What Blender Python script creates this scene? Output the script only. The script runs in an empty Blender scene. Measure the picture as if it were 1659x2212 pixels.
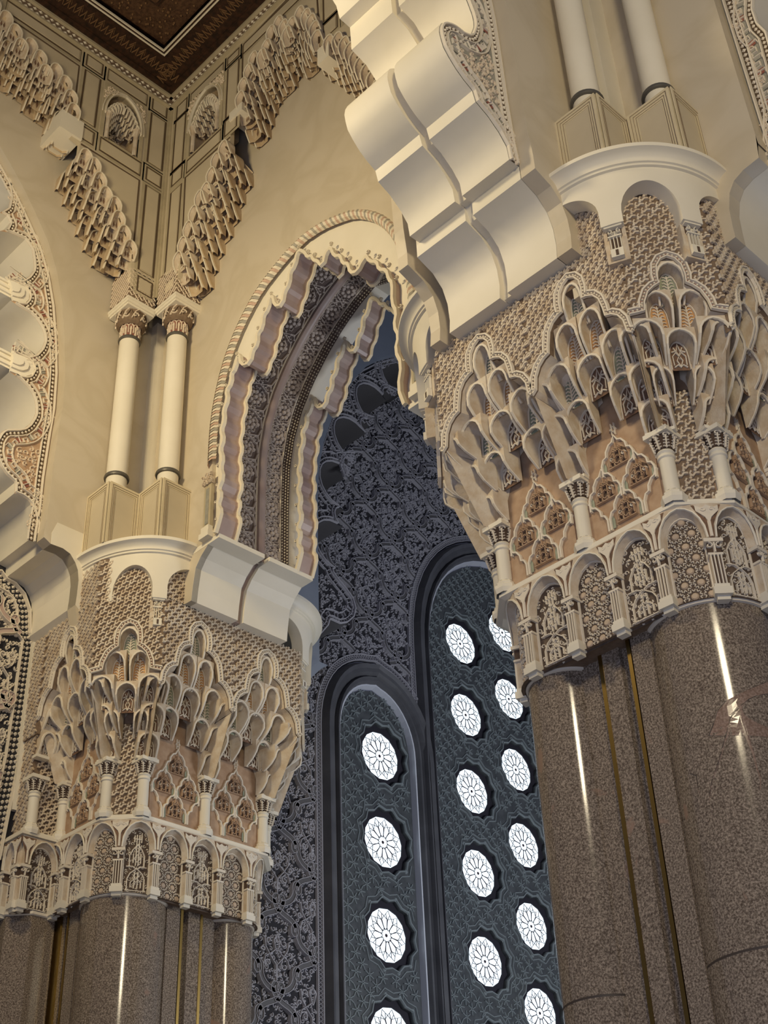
import bpy, math, random
from mathutils import Vector, Matrix
from mathutils.geometry import tessellate_polygon
random.seed(7)
sc = bpy.context.scene
C = bpy.context.scene.collection
PI = math.pi
DZ = 1.6                      # eye height above the floor

# ---------------------------------------------------------------- camera
FPX, PITCH, ROLL, YAW = 2958.3, .61117, -.044691, .773224
CF = Vector((math.cos(PITCH)*math.cos(YAW), math.cos(PITCH)*math.sin(YAW), math.sin(PITCH)))
_r = CF.cross(Vector((0, 0, 1))).normalized(); _u = _r.cross(CF)
CR = math.cos(ROLL)*_r + math.sin(ROLL)*_u
CU = -math.sin(ROLL)*_r + math.cos(ROLL)*_u
cam_d = bpy.data.cameras.new('camera'); cam = bpy.data.objects.new('camera', cam_d); C.objects.link(cam)
cam_d.sensor_fit = 'HORIZONTAL'; cam_d.sensor_width = 36.0; cam_d.lens = FPX/1659*36
cam_d.clip_start = .1; cam_d.clip_end = 300
m = Matrix.Identity(4)
for i in range(3):
    m[i][0] = CR[i]; m[i][1] = CU[i]; m[i][2] = -CF[i]
m[2][3] = DZ
cam.matrix_world = m
sc.camera = cam

# ---------------------------------------------------------------- light and exposure
w = bpy.data.worlds.new('world'); sc.world = w; w.use_nodes = True
bg = w.node_tree.nodes['Background']; bg.inputs[0].default_value = (.60, .66, 1.0, 1); bg.inputs[1].default_value = .125
sc.view_settings.view_transform = 'Standard'; sc.view_settings.look = 'None'
sc.view_settings.gamma = 1; sc.view_settings.use_curve_mapping = False
sc.view_settings.exposure = 0.0
def area(name, loc, target, size, power, col, sy=None):
    d = bpy.data.lights.new(name, 'AREA'); d.energy = power; d.color = col; d.size = size
    d.shape = 'RECTANGLE'; d.size_y = sy or size
    o = bpy.data.objects.new(name, d); C.objects.link(o); o.location = loc
    o.rotation_euler = (Vector(target)-Vector(loc)).to_track_quat('-Z', 'Y').to_euler()
    return o
# warm chandeliers of the nave, high on the left of the viewer
area('nave_chandelier_light', (3.0, 14.5, 21.0), (13.5, 16.5, 18.5), 2.2, 1020, (1, .82, .50))
area('aisle_chandelier_light', (1.0, -3.5, 17.0), (12.5, 8, 15), 2.4, 1150, (1, .85, .58))
# added cool fill from low behind the viewer, no doors there
area('low_cool_fill', (-3.0, 1.0, 2.0), (13.5, 12, 15), 7.0, 850, (.60, .68, 1.0))
# added cool fill that brightens the far bay's back wall
area('far_bay_fill', (27.0, 7.0, 9.0), (21.0, 22, 15), 5.0, 1300, (.86, .91, 1.0))

# ---------------------------------------------------------------- materials
MATS = {}
def mat(name, col, rough=.6, metal=0, emit=None, est=1, var=None, scale=3, bump=0, bscale=20, detail=6, kind='noise', spec=.4):
    mt = bpy.data.materials.new(name); mt.use_nodes = True; nt = mt.node_tree; b = nt.nodes['Principled BSDF']
    b.inputs['Base Color'].default_value = (*col, 1); b.inputs['Roughness'].default_value = rough
    b.inputs['Metallic'].default_value = metal; b.inputs['Specular IOR Level'].default_value = spec
    tc = nt.nodes.new('ShaderNodeTexCoord')
    if var:
        if kind == 'vein':
            tx = nt.nodes.new('ShaderNodeTexNoise'); tx.inputs['Scale'].default_value = scale; tx.inputs['Detail'].default_value = 9; tx.inputs['Distortion'].default_value = 1.6
            rp = nt.nodes.new('ShaderNodeValToRGB'); e = rp.color_ramp.elements
            e[0].position = .40; e[0].color = (*col, 1); e[1].position = .62; e[1].color = (*col, 1)
            k = e.new(.505); k.color = (*var, 1)
        else:
            tx = nt.nodes.new('ShaderNodeTexNoise'); tx.inputs['Scale'].default_value = scale; tx.inputs['Detail'].default_value = detail
            rp = nt.nodes.new('ShaderNodeValToRGB'); e = rp.color_ramp.elements
            e[0].position = .36; e[0].color = (*var, 1); e[1].position = .64; e[1].color = (*col, 1)
        nt.links.new(tc.outputs['Object'], tx.inputs['Vector']); nt.links.new(tx.outputs['Fac'], rp.inputs['Fac'])
        nt.links.new(rp.outputs['Color'], b.inputs['Base Color'])
    if bump:
        t2 = nt.nodes.new('ShaderNodeTexNoise'); t2.inputs['Scale'].default_value = bscale; t2.inputs['Detail'].default_value = 5
        bp = nt.nodes.new('ShaderNodeBump'); bp.inputs['Strength'].default_value = bump; bp.inputs['Distance'].default_value = .02
        nt.links.new(tc.outputs['Object'], t2.inputs['Vector']); nt.links.new(t2.outputs['Fac'], bp.inputs['Height']); nt.links.new(bp.outputs['Normal'], b.inputs['Normal'])
    if emit:
        b.inputs['Emission Color'].default_value = (*emit, 1); b.inputs['Emission Strength'].default_value = est
    MATS[name] = mt; return mt
mat('marble', (.60, .52, .385), .45, var=(.555, .475, .34), scale=.45, kind='vein')
mat('marble_frame', (.60, .51, .35), .5, var=(.52, .44, .30), scale=.7)
mat('pedestal_stone', (.68, .58, .38), .55, var=(.62, .52, .33), scale=1.5)
mat('stone_band', (.50, .42, .27), .6, var=(.42, .35, .22), scale=2)
mat('inlay', (.10, .065, .035), .7)
mat('plaster', (.80, .735, .59), .55, bump=.15, bscale=6, var=(.745, .68, .53), scale=.8)
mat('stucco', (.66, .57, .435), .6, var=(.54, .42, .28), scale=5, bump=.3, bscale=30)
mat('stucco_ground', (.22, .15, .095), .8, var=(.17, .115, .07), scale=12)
mat('carved', (.74, .66, .52), .6)
mat('carved_dark', (.09, .055, .035), .8)
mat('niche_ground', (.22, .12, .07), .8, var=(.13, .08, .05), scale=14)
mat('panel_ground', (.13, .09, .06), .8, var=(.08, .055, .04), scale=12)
mat('tile_orange', (.62, .36, .15), .6, var=(.48, .24, .09), scale=9)
mat('tile_green', (.34, .36, .25), .6, var=(.25, .27, .19), scale=9)
mat('floral_ground', (.47, .32, .20), .7, var=(.38, .24, .14), scale=6)
mat('red_ground', (.25, .09, .06), .7)
mat('grey_ground', (.33, .31, .25), .7, var=(.26, .25, .20), scale=8)
mat('pale_relief', (.72, .60, .44), .6)
mat('star_tan', (.52, .40, .28), .6)
mat('tan_cell', (.60, .48, .32), .65, var=(.50, .36, .20), scale=4)
mat('pink_marble', (.42, .29, .24), .4, var=(.52, .40, .33), scale=1.2)
mat('rib_marble', (.33, .24, .20), .4, var=(.38, .30, .26), scale=1.5)
mat('dark_relief', (.44, .37, .31), .6)
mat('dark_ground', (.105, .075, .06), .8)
mat('rope_pink', (.55, .38, .27), .5); mat('rope_grey', (.36, .33, .26), .5); mat('rope_cream', (.72, .64, .48), .5)
mat('brass', (.26, .17, .05), .38, metal=1)
mat('ring_metal', (.13, .12, .10), .45, metal=.4)
mat('granite_joint', (.06, .045, .035), .5)
mat('wood_dark', (.050, .020, .009), .5, var=(.018, .008, .004), scale=8, bump=.5, bscale=30)
mat('wood_carved', (.105, .052, .024), .45, var=(.05, .022, .01), scale=14, bump=.6, bscale=40)
mat('wood_line', (.75, .68, .52), .4)
mat('wood_gilt', (.20, .11, .05), .4)
mat('shaded_stone', (.105, .105, .11), .5, var=(.075, .075, .08), scale=1.5, bump=.1, bscale=10)  # far bay stone and stucco: the bay's shade is mixed into these greys
mat('shaded_relief', (.40, .39, .41), .55)
mat('shaded_ribbon', (.10, .095, .095), .55)
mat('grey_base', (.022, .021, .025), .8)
mat('shaded_wall', (.24, .27, .32), .6, var=(.21, .235, .28), scale=.8)
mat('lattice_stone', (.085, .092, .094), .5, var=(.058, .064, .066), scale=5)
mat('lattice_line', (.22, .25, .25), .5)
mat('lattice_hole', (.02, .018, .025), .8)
mat('lit_jamb_stone', (.62, .64, .68), .5)  # frame stone coloured paler, light on the jamb painted in
mat('glass_pane', (.8, .9, 1), .2, emit=(.80, .93, 1.0), est=1.25)
mat('leading', (.05, .03, .035), .5)
mat('floor_marble', (.42, .42, .43), .2, var=(.35, .35, .36), scale=1.0)
mat('granite_vein', (.34, .24, .18), .16, var=(.20, .13, .09), scale=40)
mat('checker_dark', (.03, .02, .015), .7)
# polished brown granite
def granite():
    mt = bpy.data.materials.new('granite'); mt.use_nodes = True; nt = mt.node_tree; b = nt.nodes['Principled BSDF']
    tc = nt.nodes.new('ShaderNodeTexCoord')
    n1 = nt.nodes.new('ShaderNodeTexNoise'); n1.inputs['Scale'].default_value = 42; n1.inputs['Detail'].default_value = 4; n1.inputs['Roughness'].default_value = .75
    r1 = nt.nodes.new('ShaderNodeValToRGB'); e = r1.color_ramp.elements
    e[0].position = .38; e[0].color = (.085, .060, .040, 1); e[1].position = .62; e[1].color = (.41, .33, .245, 1)
    k = e.new(.5); k.color = (.21, .165, .12, 1)
    n2 = nt.nodes.new('ShaderNodeTexNoise'); n2.inputs['Scale'].default_value = .8; n2.inputs['Detail'].default_value = 6; n2.inputs['Distortion'].default_value = 2.2
    r2 = nt.nodes.new('ShaderNodeValToRGB'); e = r2.color_ramp.elements
    e[0].position = .66; e[0].color = (0, 0, 0, 1); e[1].position = .70; e[1].color = (1, 1, 1, 1)
    mx = nt.nodes.new('ShaderNodeMix'); mx.data_type = 'RGBA'; mx.inputs['B'].default_value = (.30, .20, .14, 1)
    nt.links.new(tc.outputs['Object'], n1.inputs['Vector']); nt.links.new(tc.outputs['Object'], n2.inputs['Vector'])
    nt.links.new(n1.outputs['Fac'], r1.inputs['Fac']); nt.links.new(n2.outputs['Fac'], r2.inputs['Fac'])
    nt.links.new(r2.outputs['Color'], mx.inputs['Factor']); nt.links.new(r1.outputs['Color'], mx.inputs['A']); nt.links.new(mx.outputs['Result'], b.inputs['Base Color'])
    b.inputs['Roughness'].default_value = .13; b.inputs['Specular IOR Level'].default_value = .55
    MATS['granite'] = mt
granite()

# ---------------------------------------------------------------- helpers
def thing(name, label, cat, loc=(0, 0, 0), group=None):
    o = bpy.data.objects.new(name, None); C.objects.link(o); o.empty_display_size = .2
    o.location = (loc[0], loc[1], loc[2]+DZ); o['label'] = label; o['category'] = cat
    if group: o['group'] = group
    return o
def wloc(o):
    v = Vector((0, 0, 0))
    while o is not None: v = v + Vector(o.location); o = o.parent
    return v
class MB:
    def __init__(s): s.v = []; s.f = []; s.mi = []; s.cur = 0; s.mats = []
    def mat(s, name):
        if name not in s.mats: s.mats.append(name)
        s.cur = s.mats.index(name); return s
    def add(s, p): s.v.append((p[0], p[1], p[2])); return len(s.v)-1
    def face(s, *ids): s.f.append(ids); s.mi.append(s.cur)
    def poly(s, pts): s.face(*[s.add(p) for p in pts])
    def build(s, name, material=None, parent=None, smooth=False, kind=None):
        me = bpy.data.meshes.new(name)
        off = wloc(parent) if parent is not None else Vector((0, 0, 0))
        me.from_pydata([(a-off[0], b-off[1], c+DZ-off[2]) for a, b, c in s.v], [], s.f)
        names = s.mats if s.mats else [material]
        for n_ in names: me.materials.append(MATS[n_])
        if s.mats: me.polygons.foreach_set('material_index', s.mi)
        if smooth:
            try: me.shade_auto_smooth
            except Exception: pass
            me.polygons.foreach_set('use_smooth', [True]*len(me.polygons))
            me.set_sharp_from_angle(angle=math.radians(38))
        me.update()
        o = bpy.data.objects.new(name, me); C.objects.link(o)
        if parent is not None: o.parent = parent
        if kind: o['kind'] = kind
        return o
# surface frames: (u, z, n) -> world, n is outward towards the open hall
def FX(X): return lambda u, z, n=0: (X-n, u, z)          # plane x = X, u runs along y
def FY(Y): return lambda u, z, n=0: (u, Y-n, z)          # plane y = Y, u runs along x
def FL(a, b):                                             # vertical plane from plan point a to b, normal on the right hand
    d = Vector((b[0]-a[0], b[1]-a[1])); L = d.length; d /= L; nn = Vector((d.y, -d.x))
    return lambda u, z, n=0: (a[0]+d.x*u+nn.x*n, a[1]+d.y*u+nn.y*n, z)
# measured points: where a sight line meets a wall plane of the hall
def ray(px, py): return CR*((px-829.5)/FPX) - CU*((py-1106)/FPX) + CF
def mx(X, pts, o=(0, 0), s=1):
    r = []
    for a, b in pts:
        d = ray(o[0]+a/s, o[1]+b/s); r.append((d.y*X/d.x, d.z*X/d.x))
    return r
def my(Y, pts, o=(0, 0), s=1):
    r = []
    for a, b in pts:
        d = ray(o[0]+a/s, o[1]+b/s); r.append((d.x*Y/d.y, d.z*Y/d.y))
    return r
def box(mb, F, u0, u1, z0, z1, n0, n1):
    p = [mb.add(F(u, z, n)) for n in (n0, n1) for z in (z0, z1) for u in (u0, u1)]
    for q in ((0, 1, 3, 2), (4, 6, 7, 5), (0, 4, 5, 1), (2, 3, 7, 6), (0, 2, 6, 4), (1, 5, 7, 3)): mb.face(*[p[i] for i in q])
def plate(mb, F, outer, holes=(), n=0, th=.05, back=False, sides=True):
    loops = [list(outer)]+[list(h) for h in holes]
    flat = [p for l in loops for p in l]
    tris = tessellate_polygon([[Vector((a, b, 0)) for a, b in l] for l in loops])
    fr = [mb.add(F(a, b, n)) for a, b in flat]
    for t in tris: mb.face(*[fr[i] for i in t])
    if sides:
        k = 0
        for l in loops:
            bk = [mb.add(F(a, b, n-th)) for a, b in l]; L = len(l)
            for i in range(L): mb.face(fr[k+i], fr[k+(i+1) % L], bk[(i+1) % L], bk[i])
            k += L
    if back:
        bk = [mb.add(F(a, b, n-th)) for a, b in flat]
        for t in tris: mb.face(*[bk[i] for i in t])
def sweep(mb, F, pts, n0, n1, closed=False):             # curtain of a profile along n
    a = [mb.add(F(u, z, n0)) for u, z in pts]; b = [mb.add(F(u, z, n1)) for u, z in pts]
    L = len(pts)
    for i in range(L if closed else L-1): mb.face(a[i], a[(i+1) % L], b[(i+1) % L], b[i])
def offs(pts, d, closed=False):
    out = []; L = len(pts)
    for i in range(L):
        if closed: p0 = pts[i-1]; p1 = pts[(i+1) % L]
        else: p0 = pts[max(i-1, 0)]; p1 = pts[min(i+1, L-1)]
        tx, tz = p1[0]-p0[0], p1[1]-p0[1]; l = math.hypot(tx, tz) or 1
        out.append((pts[i][0]-tz/l*d, pts[i][1]+tx/l*d))
    return out
def ribbon(mb, F, pts, wd, h, n0=0, closed=False, top=.55):
    if len(pts) < 2: return
    L1 = offs(pts, wd/2, closed); L2 = offs(pts, wd/2*top, closed); R2 = offs(pts, -wd/2*top, closed); R1 = offs(pts, -wd/2, closed)
    rows = []
    for l, n in ((L1, n0), (L2, n0+h), (R2, n0+h), (R1, n0)): rows.append([mb.add(F(u, z, n)) for u, z in l])
    L = len(pts)
    for i in range(L if closed else L-1):
        j = (i+1) % L
        for k in range(3): mb.face(rows[k][i], rows[k][j], rows[k+1][j], rows[k+1][i])
    if not closed:
        mb.face(rows[0][0], rows[1][0], rows[2][0], rows[3][0]); mb.face(rows[0][-1], rows[1][-1], rows[2][-1], rows[3][-1])
def bead(mb, F, u, z, r, h, n0=0, k=6, pt=True):
    ring = [mb.add(F(u+r*math.cos(2*PI*i/k), z+r*math.sin(2*PI*i/k), n0)) for i in range(k)]
    if pt:
        r2 = [mb.add(F(u+r*.7*math.cos(2*PI*i/k), z+r*.7*math.sin(2*PI*i/k), n0+h)) for i in range(k)]
        for i in range(k): mb.face(ring[i], ring[(i+1) % k], r2[(i+1) % k], r2[i])
        mb.face(*r2)
    else:
        c = mb.add(F(u, z, n0+h))
        for i in range(k): mb.face(ring[i], ring[(i+1) % k], c)
def lathe(mb, cx, cy, prof, seg=24, a0=0, a1=2*PI, ex=1, ey=1):
    full = abs(a1-a0-2*PI) < 1e-6; cols = seg if full else seg+1; rows = []
    for r, z in prof:
        rows.append([mb.add((cx+ex*r*math.cos(a0+(a1-a0)*i/seg), cy+ey*r*math.sin(a0+(a1-a0)*i/seg), z)) for i in range(cols)])
    for j in range(len(prof)-1):
        for i in range(seg):
            k = (i+1) % cols
            mb.face(rows[j][i], rows[j][k], rows[j+1][k], rows[j+1][i])
    return rows
def inside(p, poly):
    x, y = p; c = False; j = len(poly)-1
    for i in range(len(poly)):
        xi, yi = poly[i]; xj, yj = poly[j]
        if (yi > y) != (yj > y) and x < (xj-xi)*(y-yi)/(yj-yi)+xi: c = not c
        j = i
    return c
def bounds(poly):
    us = [p[0] for p in poly]; zs = [p[1] for p in poly]; return min(us), max(us), min(zs), max(zs)
def parch(c, hw, zs, zt, k=12, pw=.92):                   # pointed arch from left springing over the apex to the right
    out = []
    for i in range(k+1):
        t = PI*i/k; s_ = math.sin(t)
        out.append((c-hw*math.cos(t), zs+(zt-zs)*(s_**pw if s_ > 0 else 0)))
    out[k//2] = (c, zt+.03*hw)
    return out
def arc(cx, cz, r, a0, a1, k=8): return [(cx+r*math.cos(math.radians(a0+(a1-a0)*i/k)), cz+r*math.sin(math.radians(a0+(a1-a0)*i/k))) for i in range(k+1)]
def resample(pts, step):
    out = [pts[0]]; rem = step
    for i in range(len(pts)-1):
        a, b = pts[i], pts[i+1]; l = math.hypot(b[0]-a[0], b[1]-a[1]); pos = 0
        while l-pos >= rem:
            pos += rem; out.append((a[0]+(b[0]-a[0])*pos/l, a[1]+(b[1]-a[1])*pos/l)); rem = step
        rem -= l-pos
    return out
def offc(pts, d):                                         # offset curve without the folded parts
    p = resample(pts, .05); o = offs(p, d); t = (abs(d)*.92)**2; out = []
    for q in o:
        if all((q[0]-a[0])**2+(q[1]-a[1])**2 >= t for a in p): out.append(q)
    return out if len(out) > 3 else o
def smooth_pts(pts, it=1):
    for _ in range(it):
        o = [pts[0]]
        for i in range(len(pts)-1):
            a, b = pts[i], pts[i+1]
            o += [(a[0]*.75+b[0]*.25, a[1]*.75+b[1]*.25), (a[0]*.25+b[0]*.75, a[1]*.25+b[1]*.75)]
        pts = o+[pts[-1]]
    return pts

# ---------------------------------------------------------------- ornament generators
def diaper(mb, F, poly, du=.150, dz=.116, h=.034, ox=0.0):
    u0, u1, z0, z1 = bounds(poly); r = 0; z = z0+.05
    hook = [(-.062, -.034), (-.016, -.034), (.022, .012), (.076, .012)]
    hook2 = [(-.02, -.034), (-.052, .006), (-.028, .05)]
    while z < z1:
        u = u0-du+(du/2 if r % 2 else 0)+ox
        while u < u1+du:
            if inside((u, z), poly) and inside((u+.045, z+.02), poly) and inside((u-.04, z-.02), poly):
                bead(mb, F, u+.02, z+.045, .029, h*1.25, 0, 6)
                ribbon(mb, F, [(u+a, z+b) for a, b in hook], .036, h, 0, top=.75)
                ribbon(mb, F, [(u+a, z+b) for a, b in hook2], .032, h*.8, 0, top=.75)
            u += du
        z += dz; r += 1
def spiral(mb, F, u, z, r, turn=1, a0=0, wd=.02, h=.02, n0=0, k=11):
    pts = []
    for i in range(k+1):
        t = i/k; a = a0+turn*t*2.6*PI/1.4; q = r*(1-.82*t)
        pts.append((u+q*math.cos(a), z+q*math.sin(a)))
    ribbon(mb, F, pts, wd, h, n0)
def scrolls(mb, F, poly, pitch=.16, r=.062, wd=.018, h=.02, n0=0, jit=.25, leaf=True):
    u0, u1, z0, z1 = bounds(poly); z = z0+pitch/2; row = 0
    while z < z1:
        u = u0+(pitch/2 if row % 2 else 0)
        while u < u1+pitch:
            uu = u+random.uniform(-jit, jit)*pitch; zz = z+random.uniform(-jit, jit)*pitch
            if inside((uu, zz), poly):
                a = random.uniform(0, 2*PI); t = random.choice((1, -1))
                spiral(mb, F, uu, zz, r*random.uniform(.85, 1.15), t, a, wd, h, n0)
                if leaf:
                    a += PI; p = (uu+r*1.05*math.cos(a), zz+r*1.05*math.sin(a))
                    if inside(p, poly): ribbon(mb, F, [p, (p[0]+r*.6*math.cos(a+.8), p[1]+r*.6*math.sin(a+.8)), (p[0]+r*.9*math.cos(a+1.7), p[1]+r*.9*math.sin(a+1.7))], wd*1.6, h*.8, n0)
            u += pitch
        z += pitch*.88; row += 1
def chain(mb, F, pts, wd, step, h=.015, n0=0):            # row of small lozenge beads
    ps = resample(pts, step)
    for i in range(len(ps)-1):
        a, b = ps[i], ps[i+1]; t = math.atan2(b[1]-a[1], b[0]-a[0]); c, s = math.cos(t), math.sin(t)
        q = [(-.36*step, 0), (0, -.42*wd), (.36*step, 0), (0, .42*wd)]
        m_ = ((a[0]+b[0])/2, (a[1]+b[1])/2)
        v = [mb.add(F(m_[0]+x*c-y*s, m_[1]+x*s+y*c, n0)) for x, y in q]; t_ = mb.add(F(m_[0], m_[1], n0+h))
        for k in range(4): mb.face(v[k], v[(k+1) % 4], t_)
def starpanel(mb, F, poly, p=.21):
    u0, u1, z0, z1 = bounds(poly); uc = (u0+u1)/2; row = 0; z = z0+p*.4
    while z < z1:
        for k in range(-3, 4):
            u = uc+(k+(.5 if row % 2 else 0))*p*.98
            if inside((u, z), poly):
                mb.mat('star_tan'); bead(mb, F, u, z, .050, .016, 0, 10)
                mb.mat('carved')
                for i in range(10):
                    a = 2*PI*(i+.5)/10
                    p1 = (u+.068*math.cos(a), z+.068*math.sin(a)); p2 = (u+.098*math.cos(a+.22), z+.098*math.sin(a+.22)); p3 = (u+.098*math.cos(a-.22), z+.098*math.sin(a-.22))
                    if inside(p2, poly): ribbon(mb, F, [p1, p2], .013, .018)
                    if inside(p3, poly): ribbon(mb, F, [p1, p3], .013, .018)
        z += p*.86; row += 1
KUFIC = [[(-.5, .02), (.5, .02)], [(-.42, .0), (-.42, .28), (-.3, .4), (0, .52), (.3, .4), (.42, .28), (.42, .0)],
         [(-.08, .06), (-.08, .44)], [(.08, .06), (.08, .44)], [(-.25, .08), (-.25, .2), (-.12, .26), (0, .2), (.12, .26), (.25, .2), (.25, .08)],
         [(-.12, .34), (0, .42), (.12, .34), (0, .27), (-.12, .34)],
         [(-.5, .56), (-.2, .56), (0, .5), (.2, .56), (.5, .56)], [(-.36, .56), (-.36, .82), (-.22, .95), (0, 1.08), (.22, .95), (.36, .82), (.36, .56)],
         [(-.06, .58), (-.06, 1.3)], [(.06, .58), (.06, 1.3)], [(-.14, .74), (0, .84), (.14, .74), (0, .66), (-.14, .74)],
         [(-.14, .98), (0, 1.06), (.14, .98), (0, .9), (-.14, .98)], [(-.18, .64), (-.18, .86)], [(.18, .64), (.18, .86)],
         [(-.17, 1.12), (-.17, 1.28)], [(.17, 1.12), (.17, 1.28)], [(-.2, 1.2), (.2, 1.2)]]
def kufic(mb, F, poly, uc, z0, sw, sh, scr=True):
    for l in KUFIC:
        pts = [(uc+a*sw, z0+b*sh) for a, b in l]
        if all(inside(q, poly) for q in pts[:1]+pts[-1:]) : ribbon(mb, F, pts, .022, .034)
    if scr: scrolls(mb, F, poly, .12, .038, .012, .016, 0, .2)
def leafpanel(mb, F, u, z0, z1, hw, wd=.014, h=.018):     # small carved tile: interlaced star and heart
    H = z1-z0
    L = [[(-.8, .02), (-.3, .12), (0, .02), (.3, .12), (.8, .02)], [(-.75, .1), (-.8, .45), (-.35, .6), (0, .45), (.35, .6), (.8, .45), (.75, .1)],
         [(0, .05), (-.35, .28), (-.1, .42), (0, .32), (.1, .42), (.35, .28), (0, .05)], [(-.85, .62), (-.2, .68), (0, .95), (.2, .68), (.85, .62)],
         [(-.55, .8), (0, .5), (.55, .8)]]
    for l in L: ribbon(mb, F, [(u+a*hw, z0+b*H) for a, b in l], wd, h)
def fern(mb, F, u, z0, z1, hw, wd=.012, h=.016):
    ribbon(mb, F, [(u, z0), (u, z1)], wd*1.3, h*1.2)
    k = max(4, int((z1-z0)/.06))
    for i in range(k):
        z = z0+(z1-z0)*(i+.3)/k; q = hw*(1-.5*i/k)
        for s in (-1, 1): ribbon(mb, F, [(u, z), (u+s*q*.6, z+q*.5), (u+s*q, z+q*.4)], wd, h*.8)

# ================================================================ plan of the hall
PLC = (14.95, 21.60); PRC = (14.70, 8.75)                 # pier centres
RX, RY = 13.65, 20.50                                     # recessed wall planes of the far bay
GX, GY = 12.97, 19.73                                     # frame planes of the far bay
QX, QY = 13.34, 7.59                                      # recessed planes of the near bay
ZC = 29.6                                                 # ceiling of the far bay

def struct(o): o['kind'] = 'structure'; return o
def group_root(name):
    o = bpy.data.objects.new(name, None); C.objects.link(o); o['kind'] = 'structure'; o.location = (0, 0, DZ); return o

# floor
b = MB(); F0 = lambda u, z, n=0: (u, z, -DZ+n)
box(b, F0, -14, 34, -14, 30, -.3, 0); struct(b.build('floor', 'floor_marble'))

# muqarnas arch outlines, outer edge on the frame plane / inner edge on the recessed wall
s1 = 3.95; s2 = 3.318
LOUT_A = my(GY, [(1125, 2160), (1090, 2080), (1050, 1980), (1000, 1850), (975, 1740), (940, 1660), (895, 1650), (870, 1600), (835, 1500), (800, 1420), (780, 1350), (735, 1305), (700, 1330), (672, 1320)], (0, 0), s1)
LOUT_B = my(GY, [(630, 985), (610, 900), (590, 800), (545, 690), (500, 600), (430, 570), (380, 600), (365, 560), (340, 500), (300, 400), (230, 360), (175, 390), (150, 330), (110, 230), (75, 160), (30, 130), (0, 100), (-60, 20), (-130, -20)], (0, 0), s1)
LIN_A = my(RY, [(880, 2250), (830, 2160), (740, 2010), (690, 1900), (640, 1780), (600, 1680), (550, 1590), (535, 1500)], (0, 0), s1)
LIN_B = my(RY, [(460, 1270), (440, 1110), (350, 960), (240, 900), (180, 760), (130, 700), (60, 680), (0, 690), (-80, 600), (-160, 560)], (0, 0), s1)
LBLK = my(GY, [(675, 1215), (610, 1160)], (0, 0), s1)
o2 = (330, 0)
ROUT_A = mx(GX, [(200, 1890), (215, 1800), (260, 1680), (300, 1560), (340, 1450), (385, 1340), (402, 1352), (430, 1290), (460, 1180), (500, 1070), (530, 1040), (552, 1060)], o2, s2)
ROUT_B = mx(GX, [(635, 740), (655, 680), (680, 560), (710, 500), (735, 410), (790, 375), (820, 390), (850, 290), (885, 180), (920, 140), (970, 180), (995, 240), (1010, 200), (1040, 110), (1090, 75), (1140, 110), (1180, 160), (1200, 240), (1203, 300)], o2, s2)
ROUT_C = mx(GX, [(1270, 350), (1290, 290), (1330, 255), (1375, 295), (1425, 320), (1490, 420), (1560, 500), (1620, 570), (1700, 700)], o2, s2)
RIN_A = mx(RX, [(395, 2060), (430, 1930), (470, 1800), (530, 1680), (590, 1560), (620, 1440), (690, 1280), (725, 1240)], o2, s2)
RIN_B = mx(RX, [(800, 990), (850, 830), (890, 700), (950, 640), (990, 620), (1030, 510), (1050, 430), (1130, 420), (1160, 460), (1200, 350)], o2, s2)
RIN_C = mx(RX, [(1270, 380), (1300, 450), (1380, 480), (1450, 540), (1600, 600), (1700, 720)], o2, s2)

def rectify(q):
    ul = (q[0][0]+q[3][0])/2; ur = (q[1][0]+q[2][0])/2; zt = (q[0][1]+q[1][1])/2; zb = (q[2][1]+q[3][1])/2
    return [(ul, zt), (ur, zt), (ur, zb), (ul, zb)]
NQL = rectify(my(GY, [(880, 700), (1245, 935), (1190, 1370), (860, 1165)], (0, 0), s1)); NQR = rectify(mx(GX, [(272, 740), (512, 525), (505, 900), (240, 1140)], o2, s2))
def nhole(q):
    u0, u1 = min(q[0][0], q[1][0]), max(q[0][0], q[1][0]); z0, z1 = q[2][1], q[0][1]; uc = (u0+u1)/2; hw = (u1-u0)/2
    return [(uc-hw*.84, z0)]+parch(uc, hw*.84, z0+(z1-z0)*.45, z1-.12, 16)+[(uc+hw*.84, z0)]
# ---- left frame wall (faces the viewer's right) and right frame wall
FLw, FRw = FY(GY), FX(GX)
zcap = 22.45
left_out = [(GX, zcap), (12.24, zcap)]+LOUT_A+[(LOUT_A[-1][0], LBLK[0][1]), LBLK[1]]+LOUT_B+[(4.0, LOUT_B[-1][1]+.5), (4.0, ZC), (GX, ZC)]
b = MB(); b.mat('marble_frame'); plate(b, FLw, left_out, [nhole(NQL)], n=0, th=.12)
wl = struct(b.build('wall_left_frame'))
right_out = [(GY, zcap), (18.95, zcap)]+ROUT_A+[(ROUT_A[-1][0], 26.55), (ROUT_B[0][0], 26.7)]+ROUT_B+ROUT_C+[(9.5, 27.5), (9.5, ZC), (GY, ZC)]
b = MB(); b.mat('marble_frame'); plate(b, FRw, right_out, [nhole(NQR)], n=0, th=.12)
wr = struct(b.build('wall_right_frame'))
for o in (wl, wr): pass
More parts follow.
